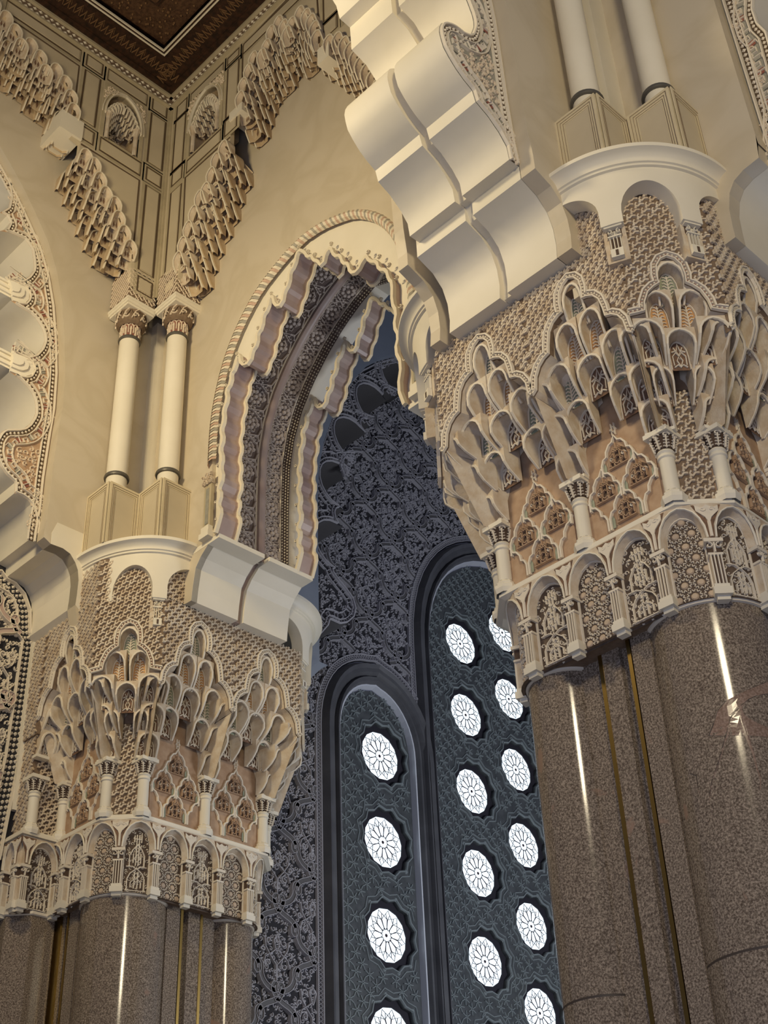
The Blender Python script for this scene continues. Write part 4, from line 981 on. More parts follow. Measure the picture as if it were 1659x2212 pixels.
        # stalactite cells
        if not ch:
            for u in (-.42, .42): cell(t, G, u, .46, 11.54, 12.10, .12, .46)
            cell(t, G, 0, .48, 11.98, 12.56, .32, .68)
            for u in (-.50, .50): cell(t, G, u, .44, 12.0, 12.64, .40, .80, 'tile_green', 'fern')
            for u in (-.21, .21): cell(t, G, u, .40, 12.48, 13.14, .60, .93, 'tile_orange', 'fern')
            cell(t, G, 0, .35, 13.0, 13.74, .74, .985, 'tile_green', 'fern')
            floral_bay(t, GB, .56, 9.98, 11.75)
        else:
            for u in (-.46, .46): cell(t, G, u, .46, 11.90, 12.48, .50, .95)
            cell(t, G, 0, .46, 11.84, 12.38, .48, .82)
            for u in (-.24, .24): cell(t, G, u, .42, 12.34, 13.0, .62, .93, 'tile_orange', 'fern')
            cell(t, G, 0, .42, 12.84, 13.50, .70, .985, 'tile_green', 'fern')
            for u in (-.36, .36): cell(t, G, u, .38, 11.40, 11.92, .20, .52)
            b = MB(); b.mat('stucco_ground'); box(b, GB, -.22, .22, 9.97, 11.8, -.05, .01); b.mat('stucco')
            diaper(b, lambda u, z, n=0: GB(u, z, n+.01), [(-.25, 9.97), (.25, 9.97), (.25, 11.8), (-.25, 11.8)], .15, .12); b.build('diaper_panel', parent=t)
    # corner strips above the cusps: side pieces of the diaper walls beside the big corbel
    ex = 14.12
    for a, e in (((cx-A1_, cy-(A1_-1.35)+.42), O1['SW0']), (O1['SW0'], O1['SW1']), (O1['SW1'], (cx-(A1_-1.35)+.42, cy-A1_))):
        L = math.hypot(e[0]-a[0], e[1]-a[1]); FU = FL(a, e); b = MB(); b.mat('stucco_ground'); box(b, FU, 0, L, ex-.01, 15.06, -.1, 0)
        b.mat('stucco'); diaper(b, FU, [(-.03, ex-.04), (L+.03, ex-.04), (L+.03, 15.06), (-.03, 15.06)]); b.build('diaper_wall', parent=t, kind='stuff')
    # colonettes and the niche over each
    pts = []
    if 'W' in faces: pts += [(O0['NW1'], O1['NW1']), mW]
    else: pts.append(mW)
    pts += [(O0['SW0'], O1['SW0']), (O0['SW1'], O1['SW1']), mS, (O0['SE0'], O1['SE0'])]
    if 'E' in faces: pts.append((O0['SE1'], O1['SE1']))
    if nw: pts.append((O0['NW0'], O1['NW0']))
    for p0, p1 in pts:
        d = Vector((p0[0]-cx, p0[1]-cy)); 
        if abs(abs(p0[0]-cx)-A0_) < .01: nn = Vector((-1 if p0[0] < cx else 1, 0))
        else: nn = Vector((0, -1 if p0[1] < cy else 1))
        if abs(d.x) > 1 and abs(d.y) > 1: nn = (nn+Vector((math.copysign(.41, d.x) if nn.x == 0 else 0, math.copysign(.41, d.y) if nn.y == 0 else 0))).normalized()
        colonette(t, p0[0]+nn.x*.02, p0[1]+nn.y*.02)
        tt = Vector((-nn.y, nn.x)) if True else None
        dp = Vector((p1[0]-p0[0], p1[1]-p0[1]))
        def GC(u, z, n, p0=p0, dp=dp, tt=tt): return (p0[0]+dp.x*n+tt.x*u, p0[1]+dp.y*n+tt.y*u, z)
        cell(t, GC, 0, .42, 11.04, 11.54, -.02, .24)
        cell(t, GC, 0, .48, 11.50, 12.04, .16, .50)
        for q5 in ((-.20, .20, 11.00, 11.05, -.02, .16),):
            b = MB(); b.mat('plaster'); box(b, GC, *q5); b.build('ledge', parent=t)
        cell(t, GC, 0, .44, 12.0, 12.46, .42, .84)
    return t
near = pier('pier', PRC, 'near granite pier on the right, crowned with carved stalactite niches and a diaper-patterned frieze', 'W')
# pale vein with dark rims in the polished granite of the near shaft
def on_shaft(px, py, c, r):
    d = ray(px, py); A = d.x*d.x+d.y*d.y; B = -2*(d.x*c[0]+d.y*c[1]); K = c[0]**2+c[1]**2-r*r; D = B*B-4*A*K
    if D < 0: return None
    t = (-B-math.sqrt(D))/(2*A); return (math.atan2(d.y*t-c[1], d.x*t-c[0]), d.z*t)
shc = (PRC[0]-1.12, PRC[1]-1.12)
up_ = [(1659, 1150), (1480, 1228), (1380, 1280), (1355, 1340), (1340, 1400), (1290, 1520), (1240, 1640), (1235, 1740), (1270, 1850)]; dn_ = [(1659, 1222), (1560, 1240), (1490, 1300), (1440, 1350), (1425, 1420), (1400, 1500), (1370, 1620), (1325, 1740), (1310, 1850)]
U_ = [on_shaft(1050+a/2.724, 1050+c/2.724, shc, .773) for a, c in up_]; D_ = [on_shaft(1050+a/2.724, 1050+c/2.724, shc, .773) for a, c in dn_]
SC = lambda u, z, n=0: (shc[0]+(.7725+n)*math.cos(u), shc[1]+(.7725+n)*math.sin(u), z)
def even(P, n):
    L = [0]
    for i in range(len(P)-1): L.append(L[-1]+math.hypot((P[i+1][0]-P[i][0])*.77, P[i+1][1]-P[i][1]))
    out = []
    for k in range(n):
        t = L[-1]*k/(n-1); i = 0
        while i < len(P)-2 and L[i+1] < t: i += 1
        f = (t-L[i])/max(1e-6, L[i+1]-L[i]); out.append((P[i][0]+(P[i+1][0]-P[i][0])*f, P[i][1]+(P[i+1][1]-P[i][1])*f))
    return out
k_ = 40; U_ = even(smooth_pts([p for p in U_ if p], 2), k_); D_ = even(smooth_pts([p for p in D_ if p], 2), k_)
b = MB(); b.mat('granite_vein'); 
for i in range(k_-1):
    for j in range(8): b.poly([SC(*lerp2(U_[i], D_[i], j/8)), SC(*lerp2(U_[i+1], D_[i+1], j/8)), SC(*lerp2(U_[i+1], D_[i+1], (j+1)/8)), SC(*lerp2(U_[i], D_[i], (j+1)/8))])
b.mat('granite_joint')
for P_ in (U_, D_):
    for i in range(k_-1):
        if i % 7 == 3: continue
        w0 = .006+.004*math.sin(i*2.3); b.poly([SC(P_[i][0]-w0, P_[i][1], .001), SC(P_[i][0]+w0, P_[i][1], .001), SC(P_[i+1][0]+w0, P_[i+1][1], .001), SC(P_[i+1][0]-w0, P_[i+1][1], .001)])
b.build('granite_vein', parent=near)
pier('pier', PLC, 'farther granite pier on the left, carved stalactite crown, dim reddish stone shafts', 'E', nw=False)
# half pier standing against the infill of the left arch
hp_ = thing('half_pier', 'half pier with an octagonal granite shaft at the left edge, beside the left pier', 'pier', (12.8, 22.2, -DZ))
b = MB(); b.mat('granite'); lathe(b, 12.92, 22.25, [(.62, -DZ), (.62, 8.47)], 8, PI/8, 2*PI+PI/8); b.mat('carved'); lathe(b, 12.92, 22.25, [(.63, 8.45), (.66, 8.47), (.66, 8.52)], 8, PI/8, 2*PI+PI/8); b.build('shaft', parent=hp_)
b = MB(); b.mat('brass'); box(b, lambda u, z, n: (u, n, z), 13.20, 13.25, -DZ, 8.5, 21.55, 21.9); b.build('brass_strip', parent=hp_)
b = MB(); b.mat('granite'); box(b, lambda u, z, n: (u, n, z), 13.25, 13.5, -DZ, 8.5, 21.45, 21.9); b.build('core', parent=hp_)
hx, hy = 12.36, 21.68
b = MB(); b.mat('panel_ground'); box(b, lambda u, z, n: (u, n, z), hx, 13.5, 8.47, 9.85, hy, 22.19)
b.mat('stucco_ground'); box(b, lambda u, z, n: (u, n, z), hx, 13.5, 9.85, 14.1, hy+.02, 22.19); b.build('body', parent=hp_)
FS, FWst = FL((hx, hy), (13.08, hy)), FL((hx, 22.18), (hx, hy))
arcade_bay(hp_, FS, .02, .70, False); arcade_bay(hp_, FWst, .02, .50, True)
for s_0 in (.0, .70): arcade_pilaster(hp_, FS, s_0)
for s_0 in (.04, .47): arcade_pilaster(hp_, FWst, s_0)
b = MB(); b.mat('plaster')
for e_, z0_, z1_ in ((.10, 9.80, 9.84), (.16, 9.84, 9.90), (.12, 9.90, 9.95)): box(b, lambda u, z, n: (u, n, z), hx-e_, 13.09, z0_, z1_, hy-e_, 22.19)
b.build('cornice', parent=hp_)
b = MB(); b.mat('stucco'); diaper(b, FS, [(.05, 9.97), (.72, 9.97), (.72, 11.8), (.05, 11.8)]); b.build('diaper_panel', parent=hp_)
b = MB(); b.mat('stucco'); diaper(b, FWst, [(0, 9.97), (.50, 9.97), (.50, 14.1), (0, 14.1)]); b.build('diaper_wall', parent=hp_, kind='stuff')
b = MB(); b.mat('stucco_ground'); FWu = FL((PLC[0]-A1_, 22.15), (PLC[0]-A1_, PLC[1])); box(b, FWu, 0, .55, 11.9, 14.12, -.3, 0); b.mat('stucco'); diaper(b, FWu, [(0, 11.9), (.55, 11.9), (.55, 14.12), (0, 14.12)]); b.mat('plaster'); box(b, FWu, -.04, .06, 10.5, 14.12, -.1, .05); b.build('frieze', parent=hp_, kind='stuff')
colonette(hp_, hx+.06, hy-.04); 
for u_ in (.18, .54): cell(hp_, FS, u_, .34, 11.45, 12.0, .0, .14); cell(hp_, FS, u_, .34, 11.95, 12.5, .08, .24, 'tile_green', 'fern')
cell(hp_, FS, .36, .36, 12.4, 13.0, .1, .3, 'tile_orange', 'fern')
for u_ in (.08, .64): b = MB(); b.mat('plaster'); box(b, FS, u_-.14, u_+.14, 11.40, 11.46, 0, .16); b.build('ledge', parent=hp_)

# ================================================================ stalactite arches on the frame walls
def mcell(kind, w_, h_, d_):
    """shared mesh: small niche cell, local x along the wall, y outwards, z up, hanging from its top"""
    b = MB(); G = lambda u, z, n: (u, n, z-DZ)
    hw = w_/2; m0 = 'stucco' if kind == 'outer' else 'tan_cell'; b.mat(m0); inner = kind != 'outer'
    fr = [(-hw, 0), (-hw, h_*.2)]+parch(0, hw, h_*.42, h_*.97, 8)+[(hw, h_*.2), (hw, 0)]
    nf = lambda z: d_*(.18+.82*math.sin(max(0, min(1, z/(h_*.75)))*PI/2))
    rim = [b.add(G(a, z, nf(z))) for a, z in fr]
    mid = [b.add(G(a*.82, z*.93, nf(z)*.45)) for a, z in fr]
    bk = [b.add(G(a*.55, z*.80, -.03)) for a, z in fr]
    out = [b.add(G(a*1.1, z*1.03, nf(z)-.03)) for a, z in fr]; ob = [b.add(G(a*1.0, z*1.03, -.10)) for a, z in fr]
    for i in range(len(fr)-1):
        b.face(rim[i], rim[i+1], mid[i+1], mid[i]); b.face(mid[i], mid[i+1], bk[i+1], bk[i]); b.face(rim[i], rim[i+1], out[i+1], out[i]); b.face(out[i], out[i+1], ob[i+1], ob[i])
    b.face(*bk)
    b.mat('rope_cream'); ribbon(b, lambda a, z, n: G(a, z, nf(z)+n), fr, .035, .02, top=.75)
    b.mat('niche_ground')
    for c in ((-.22, .22) if not inner else (0,)):
        c *= hw; q = hw*.16 if not inner else hw*.15
        b.poly([G(c, h_*.14, -.02), G(c+q, h_*.32, -.02), G(c, h_*.58, -.02), G(c-q, h_*.32, -.02)])
    me = bpy.data.meshes.new('stalactite_'+kind); me.from_pydata([(x, y, z+DZ) for x, y, z in b.v], [], b.f)
    for n_ in b.mats: me.materials.append(MATS[n_])
    me.polygons.foreach_set('material_index', b.mi); me.polygons.foreach_set('use_smooth', [True]*len(me.polygons)); me.set_sharp_from_angle(angle=math.radians(35)); return me
ME_O = mcell('outer', .34, .50, .14); ME_I = mcell('inner', .42, .66, .20); ME_S = mcell('outer', .15, .22, .07)
ncell = 0
def put(me, parent, x, y, z, rot, sc_=1, name='stalactite_cell'):
    o = bpy.data.objects.new(name, me); C.objects.link(o); o.parent = parent; p = wloc(parent)
    o.location = (x-p[0], y-p[1], z+DZ-p[2]); o.rotation_euler = (0, 0, rot); o.scale = (sc_, sc_, sc_); return o
def march(label, runs, F, depth, rot, F0, apexdir):
    """runs: (outer, inner) pairs of measured edges; rows of cells step back from frame to recessed wall"""
    t = thing('stalactite_arch', label, 'arch', F0)
    for outer, inner in runs:
        Lo = sum(math.hypot(outer[i+1][0]-outer[i][0], outer[i+1][1]-outer[i][1]) for i in range(len(outer)-1)); n = max(2, int(Lo/.40))
        def at(pts, f):
            Ls = [0]
            for i in range(len(pts)-1): Ls.append(Ls[-1]+math.hypot(pts[i+1][0]-pts[i][0], pts[i+1][1]-pts[i][1]))
            s = f*Ls[-1]; i = 0
            while i < len(pts)-2 and Ls[i+1] < s: i += 1
            k = (s-Ls[i])/max(1e-6, Ls[i+1]-Ls[i]); return (pts[i][0]+(pts[i+1][0]-pts[i][0])*k, pts[i][1]+(pts[i+1][1]-pts[i][1])*k)
        b = MB(); b.mat('tan_cell'); rows = []
        m_ = 24
        for j, f in enumerate((0, .33, .66, 1)):
            rows.append([b.add(F(*lerp2(at(outer, i/m_), at(inner, i/m_), f), .02-depth*f)) for i in range(m_+1)])
        for j in range(3):
            for i in range(m_): b.face(rows[j][i], rows[j][i+1], rows[j+1][i+1], rows[j+1][i])
        b.build('arch_soffit', parent=t, smooth=True)
        for j, (f, me, cnt, zo, sc_) in enumerate(((.02, ME_O, n, -.42, 1), (.24, ME_O, n, -.48, .9), (.44, ME_I, max(2, int(n*.8)), -.52, .95), (.66, ME_I, max(2, int(n*.8)), -.52, 1), (.90, ME_I, max(2, int(n*.8)), -.52, 1))):
            for i in range(cnt):
                g = (i+(.5 if j % 2 == 0 else .15))/cnt; p = lerp2(at(outer, g), at(inner, g), f)
                x, y, z = F(p[0], p[1]+zo, .0-depth*f); put(me, t, x, y, z, rot, sc_)
    return t
dl = RY-GY; dr = RX-GX
lt = march('muqarnas arch of stepped small niches on the wall left of the corner columns', [(LOUT_A, list(reversed(LIN_A)) if LIN_A[0][1] > LIN_A[-1][1] else LIN_A), (LOUT_B, LIN_B)], FLw, dl, PI, (12.2, GY, 23.5), 1)
rt = march('muqarnas arch of stepped small niches on the wall right of the corner columns', [(ROUT_A, RIN_A), (ROUT_B, RIN_B), (ROUT_C, RIN_C)], FRw, dr, PI/2, (GX, 18.9, 23.5), 1)
# little plain blocks that interrupt both arches
b = MB(); b.mat('plaster'); x0, x1 = LOUT_B[0][0]-.35, LOUT_A[-1][0]; box(b, FLw, x0, x1, 26.0, 26.62, -dl, .06); b.build('plain_block', parent=lt)
y0, y1 = ROUT_B[0][0]-.1, ROUT_A[-1][0]
b = MB(); b.mat('plaster'); box(b, FRw, y0, y1, 26.40, 26.68, -dr, .06); b.build('plain_block', parent=rt)
b = MB(); b.mat('plaster'); box(b, FRw, ROUT_C[0][0]-.02, ROUT_B[-1][0]+.05, ROUT_C[0][1]-.3, ROUT_C[0][1]+.25, -dr, .06); b.build('plain_block', parent=rt)
# small figured niches in the frame walls
def wall_niche(F, quad, label, rot, parentless=True):
    us = [p[0] for p in quad]; zs = [p[1] for p in quad]; u0, u1, z0, z1 = min(us), max(us), (quad[2][1]+quad[3][1])/2, (quad[0][1]+quad[1][1])/2
    uc = (u0+u1)/2; hw = (u1-u0)/2; t = thing('wall_niche', label, 'niche', F(uc, z0, 0))
    b = MB(); b.mat('stone_band'); fo = parch(uc, hw*.84, z0+(z1-z0)*.45, z1-.12, 16)
    plate(b, F, [(u0, z0), (u0, z1), (u1, z1), (u1, z0), (uc+hw*.84, z0)]+list(reversed(fo))+[(uc-hw*.84, z0)], n=.035, th=.10)
    b.mat('rope_cream'); ribbon(b, F, offs(fo, .02), .05, .05, .03); ribbon(b, F, offs(fo, .10), .03, .03, .03)
    b.mat('pale_relief'); scrolls(b, F, [(u0, z0+(z1-z0)*.7), (u0, z1), (uc-.1, z1-.02), (u0+hw*.5, z1-.2)], .12, .05, .02, .02, .035); scrolls(b, F, [(u1, z0+(z1-z0)*.7), (u1, z1), (uc+.1, z1-.02), (u1-hw*.5, z1-.2)], .12, .05, .02, .02, .035)
    b.build('frame', parent=t)
    b = MB(); b.mat('tan_cell'); hp = nhole(quad); plate(b, F, hp, n=-.60, th=.02, sides=False); sweep(b, F, hp, .0, -.60, True)
    b.build('recess', parent=t)
    for s in (-1, 1):
        b = MB(); b.mat('stucco'); G = lambda u, z, n=0, s=s: F(uc+s*hw*.68+u, z, n)
        x, y, _ = G(0, 0, 0); lathe(b, x, y, [(.07, z0), (.06, z0+.05), (.06, z0+.75), (.09, z0+.9), (.11, z0+.95)], 8); b.build('colonnette', parent=t)
    n = 0
    for i in range(7):
        f = i/6; zz = z0+.95+(z1-z0-1.4)*math.sin(f*PI/2); du = hw*.72*(1-f)**.8
        for s in (-1, 1):
            for dn, k in ((-.05, 0), (-.22, .12), (-.40, .24)):
                x, y, z = F(uc+s*max(0, du-k), zz-.22-dn*.3, dn); put(ME_S, t, x, y, z, rot, 1.2)
    b = MB(); b.mat('inlay'); bead(b, F, uc, z0+.70, .34, .01, -.59, 12); b.mat('pale_relief'); scrolls(b, lambda u, z, n: F(u, z, n-.575), [(uc-.3, z0+.1), (uc+.3, z0+.1), (uc+.3, z0+1.0), (uc, z0+1.3), (uc-.3, z0+1.0)], .12, .05, .02, .02); b.build('rosette', parent=t)
wall_niche(FLw, rectify(my(GY, [(880, 700), (1245, 935), (1190, 1370), (860, 1165)], (0, 0), s1)), 'small niche with stalactite hood in the wall left of the ceiling corner', PI)
wall_niche(FRw, rectify(mx(GX, [(272, 740), (512, 525), (505, 900), (240, 1140)], o2, s2)), 'small niche with stalactite hood in the wall right of the ceiling corner', PI/2)

# ================================================================ dark carved ceiling
IH = lambda u, z, n=0: (u, z, ZC-n)                      # plan coordinates, n downwards
croot = group_root('ceiling')
x0, y0 = 3.6, 9.0
def lring(d0, d1, z_, m_, name, th=.06, fine=None):
    b = MB(); b.mat(m_)
    a, c = GX-d0, GY-d0; a1, c1_ = GX-d1, GY-d1
    for q in ([(x0, c1_), (x0, c), (a, c), (a1, c1_)], [(a1, y0), (a1, c1_), (a, c), (a, y0)]):
        plate(b, lambda u, v, n: (u, v, ZC+n), q, n=z_, th=-th)
    if fine: fine(b)
    b.build(name, parent=croot)
lring(-.2, .30, .0, 'wood_dark', 'coffer_frame', .2)
def lotus(b):
    b.mat('wood_gilt')
    for i in range(60):
        t = .35+i*.155
        for (px_, py_, ax) in ((GX-t, GY-.62, 0), (GX-.62, GY-t, 1)):
            if px_ < x0 or py_ < y0: continue
            G = (lambda u, z, n=0, px_=px_, py_=py_: (px_+u, py_+z, ZC+.02-.0-n*1)) if ax == 0 else (lambda u, z, n=0, px_=px_, py_=py_: (px_+z, py_+u, ZC+.02-n))
            ribbon(b, G, [(-.06, .12), (-.02, .0), (0, -.13)], .022, .03); ribbon(b, G, [(.06, .12), (.02, .0), (0, -.13)], .022, .03)
            if i % 2: ribbon(b, G, [(-.07, -.02), (0, -.2), (.07, -.02)], .02, .03)
lring(.30, .98, .02, 'wood_dark', 'lotus_band', .2, lotus)
lring(.98, 1.02, -.02, 'wood_line', 'pale_line'); lring(1.02, 1.07, .0, 'wood_dark', 'dark_line'); lring(1.07, 1.10, -.01, 'wood_line', 'pale_line')
def specks(b):
    b.mat('wood_gilt')
    for i in range(420):
        d = 1.2+random.random()*.62; t = random.random()*9
        px_, py_ = (GX-d-t, GY-d) if i % 2 else (GX-d, GY-d-t)
        if px_ > x0 and py_ > y0: bead(b, lambda u, z, n, px_=px_, py_=py_: (px_+u, py_+z, ZC+.20-n), 0, 0, .03, .03, 0, 5)
lring(1.10, 1.95, .22, 'wood_carved', 'coffer_panel', .1, specks)
lring(1.95, 2.02, .10, 'wood_dark', 'inner_frame'); lring(2.02, 2.12, .06, 'wood_carved', 'inner_frame'); lring(2.12, 2.2, .12, 'wood_dark', 'inner_frame')
b = MB(); b.mat('wood_dark'); box(b, lambda u, v, n: (u, v, ZC+n), x0, GX-2.2, y0, GY-2.2, .40, .46); b.build('coffer_back', parent=croot)
for i in range(12):
    d = 2.3+i*.42
    for ax in (0, 1):
        b = MB(); b.mat('wood_carved')
        if ax == 0: box(b, lambda u, v, n: (u, v, ZC+n), x0, GX-d-.06, GY-d-.09, GY-d+.09, .28, .40)
        else: box(b, lambda u, v, n: (u, v, ZC+n), GX-d-.09, GX-d+.09, y0, GY-d-.06, .28, .40)
        b.mat('wood_gilt'); G = lambda u, z, n: (u, z, ZC+.28-n)
        pts = []
        for k in range(40):
            t = d+.2+k*.2; o = .05*(1 if k % 2 else -1)
            p = (GX-t, GY-d+o) if ax == 0 else (GX-d+o, GY-t)
            if p[0] > x0 and p[1] > y0: pts.append(p)
        if len(pts) > 2: ribbon(b, G, pts, .02, .03)
        b.build('coffer_moulding', parent=croot)
b = MB(); b.mat('wood_dark'); box(b, lambda u, v, n: (u, v, ZC+n), x0, GX+.3, y0, GY+.3, .5, .7); b.build('ceiling_deck', parent=croot)

# ================================================================ far bay in shade: back wall with tall windows
YB = 22.30; XC = 27.90; YG = 20.78
EDG = [(18.67, 15.3), (18.66, 18.5)]+my(RY, [(687, 1052), (690, 1007), (699, 956), (720, 895), (745, 847), (769, 814), (796, 787), (826, 772), (856, 764)])+[(23.2, 27.6), (24.9, 28.5), (XC, 29.2)]
EDG = EDG+[(2*XC-a, z) for a, z in reversed(EDG[:-1])]
b = MB(); b.mat('shaded_wall')
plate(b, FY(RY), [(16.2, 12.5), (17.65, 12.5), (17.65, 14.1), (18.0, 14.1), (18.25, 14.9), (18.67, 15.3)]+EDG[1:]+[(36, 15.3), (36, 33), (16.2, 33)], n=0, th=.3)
wb = struct(b.build('wall_back'))
fa = thing('multifoil_arch', 'dark many-lobed arch of carved relief round the windows, in the shaded bay', 'arch', (18.67, YG, 15.3))
cen = [(19.48, 19.00), (19.66, 20.95), (20.19, 22.69), (21.06, 24.38), (22.1, 26.0), (23.6, 27.2), (25.3, 27.9)]
prof = my(YG, [(690, 1376), (709, 1354), (713, 1340), (735, 1350), (751, 1347), (765, 1335), (769, 1316), (763, 1293), (748, 1271), (731, 1251), (718, 1232)])
for i, (a, z) in enumerate(cen):
    ph = math.degrees(math.atan2(z-19.2, a-XC)); r = .66
    prof += arc(a, z, r, ph+98, ph-98, 10)
    if i < len(cen)-1:
        c2 = cen[i+1]; m_ = ((a+c2[0])/2, (z+c2[1])/2); ph2 = math.degrees(math.atan2(m_[1]-19.2, m_[0]-XC)); m_ = (m_[0]+.25*math.cos(math.radians(ph2)), m_[1]+.25*math.sin(math.radians(ph2)))
        m_ = (m_[0]-.45*math.cos(math.radians(ph2)), m_[1]-.45*math.sin(math.radians(ph2)))
        prof += arc(m_[0], m_[1], .27, ph2+100, ph2-100, 6)
prof.append((XC, 28.3))
LEFT = [p for p in EDG if p[0] <= XC+.01]
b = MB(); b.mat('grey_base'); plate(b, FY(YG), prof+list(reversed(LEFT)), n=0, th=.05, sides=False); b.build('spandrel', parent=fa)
b = MB(); b.mat('shaded_ribbon'); sweep(b, FY(YG), prof, 0, -1.5); b.build('intrados', parent=fa, smooth=True)
b = MB(); b.mat('shaded_relief'); ribbon(b, FY(YG), offs(LEFT, -.05), .05, .05); ribbon(b, FY(YG), offs(LEFT, -.16), .03, .04)
for d, w_ in ((.04, .05), (.13, .03), (.30, .04)): ribbon(b, FY(YG), offc(prof, d), w_, .05)
chain(b, FY(YG), offc(prof, .085), .05, .10, .03)
st = resample(offc(prof, .21), .30)
for i in range(len(st)-1):
    (xa, za_), (xb_, zb_) = st[i], st[i+1]; t = math.atan2(zb_-za_, xb_-xa); c, s = math.cos(t), math.sin(t)
    ribbon(b, FY(YG), [(xa+a*c-d*s, za_+a*s+d*c) for a, d in ((0, -.06), (.1, -.06), (.1, .06), (.2, .06), (.2, -.06))], .024, .04)
b.build('border', parent=fa)
b = MB(); b.mat('shaded_relief'); scrolls(b, FY(YG), list(offc(prof, .32))+list(reversed(offs(LEFT, -.2))), .19, .075, .024, .04); b.build('scrollwork', parent=fa, kind='stuff')
b = MB(); b.mat('shaded_wall'); plate(b, FY(RY+.02), [(17.55, 13.95), (18.2, 13.95), (18.35, 14.7), (18.75, 15.15), (18.95, 15.3), (17.55, 15.3)], n=.0, th=1.7, back=True); b.build('impost_block', parent=fa)

# windows: stone-framed arched openings with rosettes of glass
W1 = (22.25, 1.92, 14.9, 17.2); W2 = (XC+.05, 4.20, 18.4, 23.2)
def arched(c, hw, zs, zt, n=24, z0=-1.6): return [(c-hw, z0)]+parch(c, hw, zs, zt, n, .95)+[(c+hw, z0)]
o1 = arched(*W1); o2_ = arched(*W2)
W3 = (2*XC+.1-W1[0], 1.92, 14.9, 17.2)
b = MB(); b.mat('grey_base')
prof_wall = [(13.0, 12.4)]
for c, hw, zs, zt in (W1,): pass
wl_ = [(15.5, -1.6)]+[(15.5, 30), (38, 30), (38, -1.6)]
def upto(o, xlim, left=True): return o
